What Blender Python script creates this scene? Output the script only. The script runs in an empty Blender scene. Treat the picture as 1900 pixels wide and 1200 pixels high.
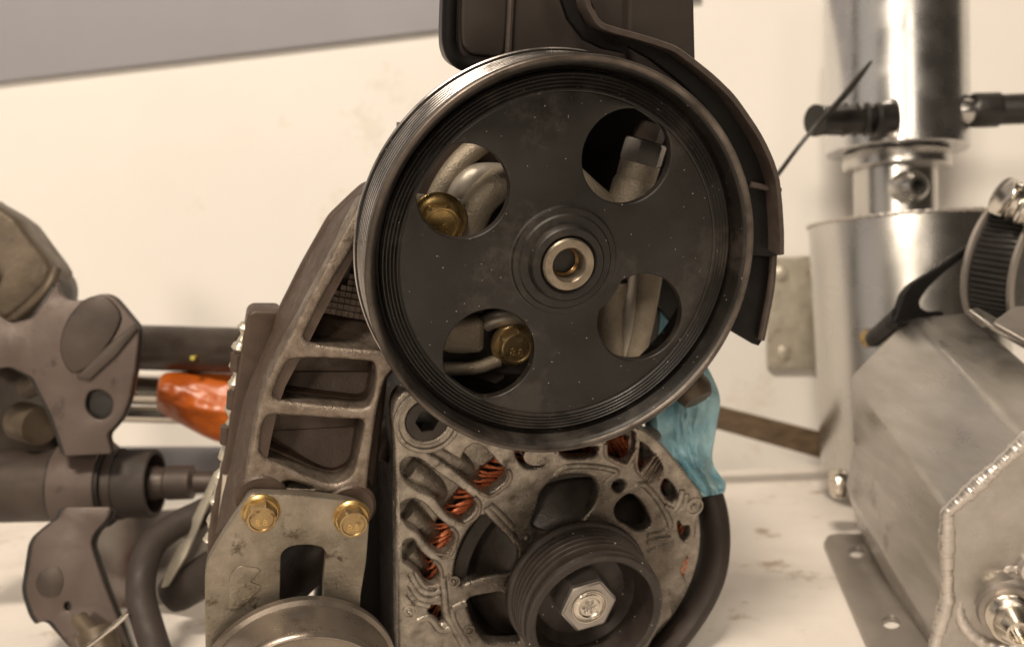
import bpy, bmesh, math, random
from mathutils import Vector, Matrix
random.seed(7)
R = math.radians
S = bpy.context.scene
COL = S.collection
# ---------------------------------------------------------------- camera
PITCH, ROLL, CAMH, FPX = 5.0, 3.5, 0.196, 1800.0
cd = bpy.data.cameras.new("camera"); cam = bpy.data.objects.new("camera", cd); COL.objects.link(cam)
CR = Matrix.Rotation(R(90 - PITCH), 3, 'X') @ Matrix.Rotation(R(-ROLL), 3, 'Z')
CO = Vector((0, 0, CAMH))
cam.matrix_world = Matrix.Translation(CO) @ CR.to_4x4()
cd.sensor_width = 36; cd.lens = 36 * FPX / 1900
cd.clip_start = 0.01; cd.clip_end = 20
cd.dof.use_dof = True; cd.dof.focus_distance = 0.332; cd.dof.aperture_fstop = 10.5
S.camera = cam
# ---------------------------------------------------------------- world, lamps and an added side fill (a workshop at night: no sky, no sun)
w = bpy.data.worlds.new("World"); S.world = w; w.use_nodes = True
bg = w.node_tree.nodes["Background"]; bg.inputs[0].default_value = (1.0, .80, .60, 1); bg.inputs[1].default_value = 0.035
def area(name, loc, target, sx, sy, power, col):
    l = bpy.data.lights.new(name, 'AREA'); l.shape = 'RECTANGLE'; l.size = sx; l.size_y = sy; l.energy = power; l.color = col
    o = bpy.data.objects.new(name, l); COL.objects.link(o); o.location = loc
    o.rotation_euler = (Vector(target) - Vector(loc)).to_track_quat('-Z', 'Y').to_euler()
    return o
area("left_lamp", (-.50, -1.55, .80), (0.0, .55, .12), .30, .22, 13, (1, .855, .68))
area("right_lamp", (.34, -1.50, .85), (.1, .55, .12), .32, .70, 3.4, (1, .86, .70))
area("ceiling_lamp", (-.20, -.50, 1.40), (0, .40, .05), .32, .16, 27, (1, .855, .69))
area("side_reflection_fill", (-1.45, -.10, .75), (.2, .6, .15), 1.1, 1.2, 2.0, (1, .88, .76))  # unseen fill, added to brighten the left-hand reflections on the cans
S.view_settings.view_transform = 'Standard'; S.view_settings.look = 'None'
S.view_settings.gamma = 1; S.view_settings.exposure = 0.0
S.cycles.max_bounces = 6

# ---------------------------------------------------------------- frames: a pixel's ray met with a real plane
def ray(px, py):
    return (CR @ Vector(((px - 950) / FPX, (600 - py) / FPX, -1)))
class Frame:
    def __init__(s, o, u, v):
        s.o = Vector(o); s.u = Vector(u).normalized(); s.v = (Vector(v) - s.u * Vector(v).dot(s.u)).normalized(); s.n = s.u.cross(s.v)
    def w(s, a, b, c=0.0): return s.o + s.u * a + s.v * b + s.n * c           # metres
    def px(s, x, y, c=0.0):                                                    # pixel -> (a,b) on plane offset c
        d = ray(x, y); t = (s.o + s.n * c - CO).dot(s.n) / d.dot(s.n); p = CO + d * t - s.o
        return (p.dot(s.u), p.dot(s.v))
    def P(s, x, y, c=0.0): a, b = s.px(x, y, c); return s.w(a, b, c)
def at(x, y, d): return CO + ray(x, y) * d
MM = .001
a_, b_ = .28, .31
n_ = Vector((a_, -b_, math.sqrt(1 - a_ * a_ - b_ * b_)))
u_ = Vector((0, 1, 0)).cross(n_).normalized(); v_ = n_.cross(u_)
FM = Frame(CO + CR @ Vector((.01999, .01959, -.33113)), CR @ u_, CR @ v_)      # pulley plane of the engine unit
WY = .78
FW = Frame((0, WY, 0), (1, 0, 0), (0, 0, 1))                                   # wall, facing the camera
FB = Frame((0, 0, 0), (1, 0, 0), (0, 1, 0))                                    # bench top
def FC(d, yaw=0, pitch=0):                                                      # plane squarely before the lens at depth d
    m = CR @ Matrix.Rotation(R(yaw), 3, 'Y') @ Matrix.Rotation(R(pitch), 3, 'X')
    return Frame(CO + CR @ Vector((0, 0, -d)), m @ Vector((1, 0, 0)), m @ Vector((0, 1, 0)))

def FA(x, y, d, yaw=0, pitch=0):                                                # turned plane through the point seen at (x,y), d deep
    f = FC(d, yaw, pitch); f.o = at(x, y, d); return f
# ---------------------------------------------------------------- materials
def nd(t, typ, **kw):
    n = t.nodes.new(typ)
    for k, v in kw.items():
        if k in n.inputs.keys(): n.inputs[k].default_value = v
        else: setattr(n, k, v)
    return n
def mat(name, c1, c2=None, metal=0.0, rough=.5, scale=120, detail=6, bump=.0, bscale=900, rvar=.12, mid=.5, width=.25,
        speck=0, speckcol=(.6, .55, .5), grime=None, gscale=60, gthr=.58, stretch=None, coat=0, spec=.5, trans=0):
    m = bpy.data.materials.new(name); m.use_nodes = True; t = m.node_tree; b = t.nodes["Principled BSDF"]
    L = t.links.new
    tc = nd(t, 'ShaderNodeTexCoord'); mp = nd(t, 'ShaderNodeMapping'); L(tc.outputs['Object'], mp.inputs[0])
    if stretch: mp.inputs['Scale'].default_value = stretch
    n1 = nd(t, 'ShaderNodeTexNoise', Scale=scale, Detail=detail, Roughness=.6); L(mp.outputs[0], n1.inputs['Vector'])
    rp = nd(t, 'ShaderNodeValToRGB'); rp.color_ramp.elements[0].position = mid - width; rp.color_ramp.elements[1].position = mid + width
    rp.color_ramp.elements[0].color = (*c1, 1); rp.color_ramp.elements[1].color = (*(c2 or c1), 1)
    L(n1.outputs[0], rp.inputs[0]); colr = rp.outputs[0]
    if grime:
        g = nd(t, 'ShaderNodeTexNoise', Scale=gscale, Detail=9, Roughness=.72); L(tc.outputs['Object'], g.inputs['Vector'])
        gr = nd(t, 'ShaderNodeValToRGB'); gr.color_ramp.elements[0].position = gthr; gr.color_ramp.elements[1].position = gthr + .09
        L(g.outputs[0], gr.inputs[0]); mx = nd(t, 'ShaderNodeMix', data_type='RGBA'); L(gr.outputs[0], mx.inputs[0])
        L(colr, mx.inputs[6]); mx.inputs[7].default_value = (*grime, 1); colr = mx.outputs[2]
    if speck:
        v = nd(t, 'ShaderNodeTexVoronoi', Scale=speck); v.inputs['Randomness'].default_value = 1; L(tc.outputs['Object'], v.inputs['Vector'])
        sp = nd(t, 'ShaderNodeSeparateColor'); L(v.outputs['Color'], sp.inputs[0])
        th = nd(t, 'ShaderNodeMath', operation='MULTIPLY'); L(sp.outputs[0], th.inputs[0]); th.inputs[1].default_value = .14
        q = nd(t, 'ShaderNodeMath', operation='LESS_THAN'); L(v.outputs['Distance'], q.inputs[0]); L(th.outputs[0], q.inputs[1])
        k = nd(t, 'ShaderNodeMath', operation='GREATER_THAN'); L(sp.outputs[1], k.inputs[0]); k.inputs[1].default_value = .72
        a = nd(t, 'ShaderNodeMath', operation='MULTIPLY'); L(q.outputs[0], a.inputs[0]); L(k.outputs[0], a.inputs[1])
        mx = nd(t, 'ShaderNodeMix', data_type='RGBA'); L(a.outputs[0], mx.inputs[0]); L(colr, mx.inputs[6]); mx.inputs[7].default_value = (*speckcol, 1)
        colr = mx.outputs[2]
    L(colr, b.inputs['Base Color'])
    n2 = nd(t, 'ShaderNodeTexNoise', Scale=scale * 1.7, Detail=5); L(mp.outputs[0], n2.inputs['Vector'])
    mr = nd(t, 'ShaderNodeMapRange'); mr.inputs['From Min'].default_value = .3; mr.inputs['From Max'].default_value = .7
    mr.inputs['To Min'].default_value = max(.03, rough - rvar); mr.inputs['To Max'].default_value = min(1, rough + rvar)
    L(n2.outputs[0], mr.inputs[0]); L(mr.outputs[0], b.inputs['Roughness'])
    b.inputs['Metallic'].default_value = metal; b.inputs['Coat Weight'].default_value = coat; b.inputs['Specular IOR Level'].default_value = spec
    b.inputs['Transmission Weight'].default_value = trans
    if bump:
        n3 = nd(t, 'ShaderNodeTexNoise', Scale=bscale, Detail=4, Roughness=.65); L(mp.outputs[0], n3.inputs['Vector'])
        bp = nd(t, 'ShaderNodeBump', Strength=.9, Distance=bump * MM); L(n3.outputs[0], bp.inputs['Height']); L(bp.outputs[0], b.inputs['Normal'])
    return m
M = {}
M['wall'] = mat('wall_paint', (.81, .785, .75), (.85, .83, .80), rough=.7, scale=6, bump=.15, bscale=60, grime=(.72, .66, .58), gscale=7, gthr=.59)
M['flatgrey'] = mat('flat_grey', (.29, .29, .325), (.33, .33, .365), rough=.6, scale=8)
M['bench'] = mat('bench_paint', (.72, .67, .625), (.84, .80, .76), rough=.40, scale=22, bump=.25, bscale=80, grime=(.46, .37, .30), gscale=30, gthr=.58)
M['pulley'] = mat('black_painted_steel', (.0055, .0046, .004), (.014, .0115, .0095), metal=.0, rough=.44, scale=45, speck=620, speckcol=(.34, .30, .25), bump=.06, bscale=1500, rvar=.16, spec=.42, grime=(.028, .023, .019), gscale=40, gthr=.54)
M['groove'] = mat('worn_belt_grooves', (.22, .20, .19), (.50, .47, .45), metal=.9, rough=.28, scale=60, bump=.03)
M['lip'] = mat('worn_steel_lip', (.035, .028, .023), (.19, .165, .145), metal=.85, rough=.40, scale=60, bump=.06, bscale=2000)
M['altpulley'] = mat('dark_brown_steel', (.022, .017, .015), (.048, .038, .033), metal=.3, rough=.36, scale=90, speck=500, bump=.04)
M['cast'] = mat('dirty_cast_aluminium', (.16, .138, .115), (.44, .395, .34), metal=.75, rough=.30, scale=150, width=.22, bump=.36, bscale=900, grime=(.06, .045, .035), gscale=90, gthr=.59)
M['castdark'] = mat('oily_shaded_cast_aluminium', (.014, .011, .009), (.048, .038, .031), metal=.3, rough=.42, scale=80, bump=.18, bscale=900, grime=(.03, .022, .018), gscale=60)  # oily cast metal, with the shade of inner parts put into its tone
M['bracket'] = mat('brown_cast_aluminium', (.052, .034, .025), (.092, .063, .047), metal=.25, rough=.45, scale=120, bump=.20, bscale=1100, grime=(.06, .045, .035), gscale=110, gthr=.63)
M['bracketrib'] = mat('pale_cast_aluminium', (.14, .108, .085), (.32, .27, .225), metal=.75, rough=.36, scale=240, width=.22, bump=.45, bscale=1300, grime=(.08, .06, .05), gscale=130, gthr=.66)  # paler cast tone for the rib face and slot ridges
M['plate'] = mat('pitted_steel_plate', (.17, .145, .112), (.33, .29, .235), metal=.7, rough=.36, scale=60, width=.18, bump=.22, bscale=700, grime=(.08, .06, .04), gscale=95, gthr=.56)
M['pump'] = mat('pump_aluminium', (.24, .20, .15), (.40, .345, .27), metal=.5, rough=.45, scale=90, bump=.45, bscale=1200, grime=(.13, .09, .06), gscale=150, gthr=.66)
M['pumpgrey'] = mat('grey_pump_steel', (.30, .27, .23), (.42, .38, .33), metal=.6, rough=.45, scale=90, bump=.10)
M['nut'] = mat('grey_nut', (.33, .30, .28), (.42, .39, .36), metal=.75, rough=.42, scale=140, bump=.03)
M['steel'] = mat('bright_steel', (.55, .50, .43), (.72, .67, .60), metal=1, rough=.22, scale=120, bump=.03)
M['hub'] = mat('stained_steel_hub', (.17, .14, .105), (.31, .27, .215), metal=.85, rough=.36, scale=200, bump=.08, grime=(.16, .08, .03), gscale=160, gthr=.60)
M['rustbore'] = mat('oily_bore', (.12, .06, .02), (.28, .16, .06), metal=.7, rough=.3, scale=300)
M['gold'] = mat('yellow_zinc', (.46, .30, .11), (.62, .45, .20), metal=.9, rough=.36, scale=160, bump=.04, grime=(.32, .16, .05), gscale=170, gthr=.58)
M['golddull'] = mat('dull_yellow_zinc', (.26, .175, .08), (.42, .31, .16), metal=.85, rough=.38, scale=160, bump=.04, grime=(.16, .09, .04), gscale=200, gthr=.56)
M['copper'] = mat('copper_wire', (.80, .20, .09), (.95, .36, .16), metal=.6, rough=.30, scale=300)
M['idler'] = mat('worn_pulley_steel', (.17, .14, .118), (.30, .26, .22), metal=.75, rough=.30, scale=40, bump=.05, grime=(.18, .13, .10), gscale=40, gthr=.6)
M['black'] = mat('black_plastic', (.004, .0035, .0035), (.008, .007, .0065), rough=.5, scale=60, spec=.2, bump=.05, bscale=900)
M['blackbrown'] = mat('dusty_black_plastic', (.026, .020, .0175), (.040, .032, .028), rough=.45, scale=40, bump=.06, bscale=1400)
M['lipplastic'] = mat('lit_plastic_edge', (.040, .029, .024), (.070, .052, .043), rough=.5, scale=200, bump=.1)  # edges of black plastic, their lit brown look put into the colour
M['rubber'] = mat('dull_rubber', (.026, .019, .016), (.042, .031, .026), rough=.68, scale=60, bump=.06)
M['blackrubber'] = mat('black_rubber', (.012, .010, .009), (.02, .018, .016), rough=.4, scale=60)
M['steelbrown'] = mat('brown_stamped_steel', (.040, .030, .025), (.080, .060, .050), metal=.35, rough=.48, scale=40, bump=.08, bscale=400, grime=(.05, .038, .034), gscale=35, gthr=.62)
M['strap'] = mat('dusty_stamped_strap', (.075, .055, .047), (.125, .095, .083), metal=.3, rough=.45, scale=30, bump=.08, bscale=400, grime=(.04, .03, .026), gscale=35, gthr=.60)
M['steeldirty'] = mat('dirty_cover_metal', (.065, .048, .032), (.15, .115, .08), metal=.35, rough=.5, scale=45, bump=.3, bscale=200, grime=(.07, .05, .04), gscale=50, gthr=.60)
M['steeldark'] = mat('dark_pipe_steel', (.045, .034, .028), (.085, .066, .055), metal=.4, rough=.4, scale=50, bump=.05)
M['chrome'] = mat('brushed_tube', (.60, .56, .50), (.72, .68, .62), metal=1, rough=.20, scale=40, rvar=.05)
M['orange'] = mat('orange_plastic', (.34, .065, .008), (.62, .15, .018), rough=.36, scale=35, bump=.4, bscale=120, spec=.5)
M['polish'] = mat('polished_aluminium', (.68, .68, .68), (.72, .715, .71), metal=1, rough=.27, scale=30, rvar=.05, bump=.02, bscale=300)
M['alu'] = mat('satin_aluminium', (.56, .545, .52), (.62, .605, .58), metal=1, rough=.27, scale=20, rvar=.03, bump=.02, bscale=300)
M['tank'] = mat('brushed_tank_aluminium', (.34, .32, .295), (.54, .52, .495), metal=.95, rough=.34, scale=16, detail=10, rvar=.10, bump=.10, bscale=160, stretch=(5, 1, 5), width=.32, grime=(.27, .24, .21), gscale=16, gthr=.61)
M['foot'] = mat('dull_aluminium_foot', (.30, .27, .25), (.38, .35, .32), metal=.7, rough=.42, scale=30)
M['weld'] = mat('weld_bead', (.50, .465, .435), (.66, .62, .585), metal=.8, rough=.38, scale=200, bump=.10, bscale=800)
M['blue'] = mat('blue_nitrile', (.22, .43, .52), (.42, .66, .73), rough=.36, scale=45, bump=.5, bscale=220, grime=(.16, .24, .20), gscale=45, gthr=.60)
M['wood'] = mat('dirty_wood', (.06, .04, .024), (.20, .14, .085), rough=.5, scale=40, stretch=(1, 4, 4), bump=.3, bscale=300)
M['brass'] = mat('brass', (.30, .21, .09), (.46, .34, .16), metal=1, rough=.25, scale=60)
M['galv'] = mat('galvanised_plate', (.50, .46, .38), (.68, .64, .55), metal=.7, rough=.38, scale=90, bump=.1, bscale=300)
M['yellow'] = mat('yellow_paint', (.45, .38, .06), rough=.5)

# ---------------------------------------------------------------- object helpers
def link(name, me, m=None, parent=None, label=None, cat=None, group=None, kind=None, ang=35):
    o = bpy.data.objects.new(name, me); COL.objects.link(o)
    r = parent
    while r is not None and r.parent is not None: r = r.parent
    if r is not None: org = r.location.copy()
    else:
        xs = [v.co for v in me.vertices]
        org = Vector((sum(v.x for v in xs) / len(xs), sum(v.y for v in xs) / len(xs), min(v.z for v in xs)))
    me.transform(Matrix.Translation(-org))
    if parent is None: o.location = org
    else: o.parent = parent
    if m: me.materials.clear(); me.materials.append(m)
    bm = bmesh.new(); bm.from_mesh(me); bmesh.ops.recalc_face_normals(bm, faces=bm.faces)
    for f in bm.faces: f.smooth = True
    for e in bm.edges:
        if len(e.link_faces) == 2 and e.calc_face_angle(0) > R(ang): e.smooth = False
    bm.to_mesh(me); bm.free()
    if label: o['label'] = label
    if cat: o['category'] = cat
    if group: o['group'] = group
    if kind: o['kind'] = kind
    return o
def thing(name, loc, label, cat, group=None):
    o = bpy.data.objects.new(name, None); COL.objects.link(o); o.location = loc; o.empty_display_size = .01
    o['label'] = label; o['category'] = cat
    if group: o['group'] = group
    return o
def mesh_of(bm, name='m'):
    me = bpy.data.meshes.new(name); bm.to_mesh(me); bm.free(); return me
def smooth_pts(p, k=4, closed=True):
    """Catmull-Rom through the points"""
    n = len(p); out = []
    for i in range(n if closed else n - 1):
        if closed: q = [p[(i + j - 1) % n] for j in range(4)]
        else: q = [p[max(0, i - 1)], p[i], p[i + 1], p[min(n - 1, i + 2)]]
        for j in range(k):
            t = j / k
            out.append(tuple(.5 * (2 * q[1][c] + (q[2][c] - q[0][c]) * t + (2 * q[0][c] - 5 * q[1][c] + 4 * q[2][c] - q[3][c]) * t * t
                                   + (3 * q[1][c] - q[0][c] - 3 * q[2][c] + q[3][c]) * t ** 3) for c in range(len(p[0]))))
    if not closed: out.append(tuple(p[-1]))
    return out
def roundc(p, r, k=4):
    """round the corners of a closed 2D outline"""
    out = []; n = len(p)
    for i in range(n):
        A, B, C = Vector(p[i - 1]), Vector(p[i]), Vector(p[(i + 1) % n])
        d1, d2 = (A - B), (C - B); rr = min(r, d1.length * .45, d2.length * .45)
        P1 = B + d1.normalized() * rr; P2 = B + d2.normalized() * rr
        for j in range(k + 1):
            t = j / k; out.append(tuple(P1 * (1 - t) ** 2 + B * 2 * t * (1 - t) + P2 * t * t))
    return out
def slab(fr, outl, holes, top, bot, bev=.5, res=3):
    """solid plate in frame fr, outlines in frame mm, from height top down to bot (mm), edges rounded, holes cut through"""
    from mathutils.geometry import delaunay_2d_cdt
    loops = []
    for k, L in enumerate([outl] + list(holes)):
        q = []
        for p in L:
            if not q or math.hypot(p[0] - q[-1][0], p[1] - q[-1][1]) > .02: q.append((p[0], p[1]))
        while len(q) > 3 and math.hypot(q[0][0] - q[-1][0], q[0][1] - q[-1][1]) < .02: q.pop()
        ar = sum(q[i - 1][0] * q[i][1] - q[i][0] * q[i - 1][1] for i in range(len(q)))
        if (ar > 0) != (k == 0): q.reverse()
        loops.append(q)
    bev = min(bev, (top - bot) * .45)
    def inset(q, d):
        out = []; n = len(q)
        for i in range(n):
            a = Vector(q[i - 1]); b = Vector(q[i]); c = Vector(q[(i + 1) % n]); e1 = (b - a).normalized(); e2 = (c - b).normalized()
            m = Vector((-e1.y - e2.y, e1.x + e2.x)); m = m.normalized() if m.length > 1e-6 else Vector((-e1.y, e1.x))
            co = max(.5, m.dot(Vector((-e1.y, e1.x)))); out.append(tuple(b + m * (d / co)))
        return out
    bm = bmesh.new(); W = lambda p, z: bm.verts.new(fr.w(p[0] * MM, p[1] * MM, z * MM))
    steps = [(bev * (1 - math.cos(t)), bev * (1 - math.sin(t))) for t in [math.pi / 2 * k / res for k in range(res + 1)]]   # (inset, depth below face)
    inner = [inset(q, bev) for q in loops]
    for q in loops:
        rings = []
        for ins, dep in reversed(steps): rings.append([W(p, top - dep) for p in inset(q, ins)])
        for ins, dep in steps: rings.append([W(p, bot + dep) for p in inset(q, ins)])
        n = len(q)
        for A, B in zip(rings, rings[1:]):
            for i in range(n): bm.faces.new((A[i], A[(i + 1) % n], B[(i + 1) % n], B[i]))
    vs = []; ed = []
    for q in inner:
        o = len(vs); vs += [Vector(p) for p in q]; ed += [(o + i, o + (i + 1) % len(q)) for i in range(len(q))]
    cv, ce, cf, *_ = delaunay_2d_cdt(vs, ed, [], 0, 1e-5)
    segs = [(vs[a], vs[b]) for a, b in ed]
    def inside(x, y):
        c = False
        for a, b in segs:
            if (a.y > y) != (b.y > y) and x < (b.x - a.x) * (y - a.y) / (b.y - a.y) + a.x: c = not c
        return c
    keep = []
    for f in cf:
        x = sum(cv[i].x for i in f) / 3; y = sum(cv[i].y for i in f) / 3
        if inside(x, y): keep.append(f)
    for z in (top, bot):
        nv = [W(p, z) for p in cv]
        for f in keep:
            try: bm.faces.new([nv[i] for i in f])
            except ValueError: pass
        for v in nv:
            if not v.link_faces: bm.verts.remove(v)
    bmesh.ops.remove_doubles(bm, verts=bm.verts, dist=2e-6)
    me = bpy.data.meshes.new('m'); bm.to_mesh(me); bm.free(); return me
def pxs(fr, pts, c): return [tuple(k / MM for k in fr.px(x, y, c * MM)) for x, y in pts]     # outline in pixels -> mm on plane
def plate(name, fr, pts, holes, top, bot, m, parent=None, bev=.5, sm=0, rc=0, hs=4, **kw):
    o = pxs(fr, pts, top); hh = [pxs(fr, h, top) for h in holes]
    if sm: o = smooth_pts(o, sm)
    if rc: o = roundc(o, rc)
    if hs: hh = [smooth_pts(h, hs) for h in hh]
    return link(name, slab(fr, o, hh, top, bot, bev), m, parent, **kw)
def lathe_bm(bm, fr, cu, cv, prof, seg=96, closed=False, a0=0, a1=2 * math.pi):
    full = abs(a1 - a0 - 2 * math.pi) < 1e-6; rings = []; n = seg if full else seg + 1
    for r, s in prof:
        rings.append([bm.verts.new(fr.w((cu + r * math.cos(a0 + (a1 - a0) * i / seg)) * MM, (cv + r * math.sin(a0 + (a1 - a0) * i / seg)) * MM, s * MM)) for i in range(n)])
    for k in range(len(prof) if closed else len(prof) - 1):
        A, B = rings[k], rings[(k + 1) % len(prof)]
        for i in range(seg): bm.faces.new((A[i], A[(i + 1) % n], B[(i + 1) % n], B[i]))
    for R_, (r, s) in ((rings[0], prof[0]), (rings[-1], prof[-1])):
        if r < .02 * 1 + 1e-9: bmesh.ops.pointmerge(bm, verts=R_, merge_co=R_[0].co.copy()) if False else None
    return bm
def lathe(name, fr, cu, cv, prof, m, parent=None, seg=96, closed=False, **kw):
    bm = bmesh.new(); lathe_bm(bm, fr, cu, cv, prof, seg, closed); bmesh.ops.remove_doubles(bm, verts=bm.verts, dist=1e-6)
    return link(name, mesh_of(bm), m, parent, **kw)
def tube_bm(bm, pts, rad, seg=14, flat=1.0, up=None, caps=True):
    """sweep; rad number or list (m); flat = ratio of 2nd axis; up = reference direction for 2nd axis"""
    pts = [Vector(p) for p in pts]; n = len(pts); rings = []
    ref = Vector(up) if up is not None else None; prev = None
    for i, p in enumerate(pts):
        t = (pts[min(n - 1, i + 1)] - pts[max(0, i - 1)]).normalized()
        if ref is not None: a = ref - t * ref.dot(t)
        elif prev is None: a = t.orthogonal()
        else: a = prev - t * prev.dot(t)
        a.normalize(); prev = a; b = t.cross(a); r = rad[i] if isinstance(rad, (list, tuple)) else rad
        rings.append([bm.verts.new(p + a * (r * flat * math.sin(2 * math.pi * k / seg)) + b * (r * math.cos(2 * math.pi * k / seg))) for k in range(seg)])
    for A, B in zip(rings, rings[1:]):
        for k in range(seg): bm.faces.new((A[k], A[(k + 1) % seg], B[(k + 1) % seg], B[k]))
    if caps: bm.faces.new(rings[0][::-1]); bm.faces.new(rings[-1])
def tube(name, pts, rad, m, parent=None, k=0, seg=16, flat=1.0, up=None, **kw):
    pts = [tuple(p) for p in pts]
    if k:
        if isinstance(rad, (list, tuple)):
            q = smooth_pts([(*p, r) for p, r in zip(pts, rad)], k, False); pts = [x[:3] for x in q]; rad = [x[3] for x in q]
        else: pts = smooth_pts(pts, k, False)
    bm = bmesh.new(); tube_bm(bm, pts, rad, seg, flat, up); return link(name, mesh_of(bm), m, parent, **kw)
def ngon(n, r, rot=0, cx=0, cy=0): return [(cx + r * math.cos(rot + 2 * math.pi * i / n), cy + r * math.sin(rot + 2 * math.pi * i / n)) for i in range(n)]
def box_w(name, p0, p1, m, parent=None, bev=0, **kw):
    bm = bmesh.new(); bmesh.ops.create_cube(bm, size=1)
    c = (Vector(p0) + Vector(p1)) / 2; d = Vector(p1) - Vector(p0)
    for v in bm.verts: v.co = Vector((v.co.x * d.x, v.co.y * d.y, v.co.z * d.z)) + c
    if bev: bmesh.ops.bevel(bm, geom=list(bm.edges), offset=bev, segments=2, affect='EDGES')
    return link(name, mesh_of(bm), m, parent, **kw)
def text_on(name, fr, txt, cu, cv, s, size, m, parent, rot=0, h=.25):
    c = bpy.data.curves.new('t', 'FONT'); c.body = txt; c.size = size; c.align_x = 'CENTER'; c.align_y = 'CENTER'; c.extrude = h / 2; c.bevel_depth = .06; c.resolution_u = 3
    o = bpy.data.objects.new('t', c); COL.objects.link(o); dg = bpy.context.evaluated_depsgraph_get(); dg.update()
    me = bpy.data.meshes.new_from_object(o.evaluated_get(dg)); bpy.data.objects.remove(o)
    cr, sr = math.cos(rot), math.sin(rot)
    for v in me.vertices:
        x, y, z = v.co; v.co = fr.w((cu + x * cr - y * sr) * MM, (cv + x * sr + y * cr) * MM, (s + z) * MM)
    return link(name, me, m, parent)
def flange_bolt(fr, px, py, s, rf, rh, parent, rot=0, hh=6.5, m='gold', txt='8.8', trot=0, fm=None):
    """px,py: centre of the flange on plane s; part bolt > head, marking"""
    cu, cv = [k / MM for k in fr.px(px, py, s * MM)]
    f = lathe('bolt', fr, cu, cv, [(rf, s), (rf, s + .6), (rf - .5, s + 1.1), (rh * 1.02, s + 2.2), (rh * .8, s + 2.3), (.01, s + 2.3)], M[fm or m], parent, seg=48)
    bm = bmesh.new()
    prof = [(1.0, s + 2.0), (1.0, s + hh - .8), (.93, s + hh)]; rings = []
    # hexagon with its top chamfered to a circle
    N = 48
    def hexr(a):
        a = (a - rot) % (math.pi / 3) - math.pi / 6; return rh * math.cos(math.pi / 6) / math.cos(a)
    for kind, z in ((0, s + 2.0), (0, s + hh - 1.1), (1, s + hh - .1), (2, s + hh), (3, s + hh), (4, s + hh - .55), (5, s + hh - .55)):
        rg = []
        for i in range(N):
            a = 2 * math.pi * i / N; r = hexr(a)
            if kind == 1: r = min(r, rh * .87)
            if kind == 2: r = rh * .83
            if kind == 3: r = rh * .74
            if kind == 4: r = rh * .69
            if kind == 5: r = .01
            rg.append(bm.verts.new(fr.w((cu + r * math.cos(a)) * MM, (cv + r * math.sin(a)) * MM, z * MM)))
        rings.append(rg)
    for A, B in zip(rings, rings[1:]):
        for i in range(N): bm.faces.new((A[i], A[(i + 1) % N], B[(i + 1) % N], B[i]))
    bmesh.ops.remove_doubles(bm, verts=bm.verts, dist=3e-5)
    link('head', mesh_of(bm), M[m], f, ang=25)
    if txt: text_on('marking', fr, txt, cu, cv - rh * .25, s + hh - .55, rh * .62, M['gold'], f, trot)
    return f
ITEMS = []
# ================================================================ the setting
box_w('wall', (-1.2, WY, -.3), (1.4, WY + .02, 1.5), M['wall'], kind='structure')
box_w('bench', (-1.2, -.25, -.04), (1.4, WY - .012, 0), M['bench'], bev=.003, kind='structure')
pb = [FW.px(-900, 263), FW.px(0, 155), FW.px(500, 97), FW.px(1300, 2), FW.px(1300, -500), FW.px(-900, -500)]
link('grey_wall_band', slab(FW, [(x / MM, y / MM) for x, y in pb], [], 6, .2, 1.5), M['flatgrey'], kind='structure')  # thin slab in flat grey over the upper left of the wall

exec_parts = True
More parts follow.
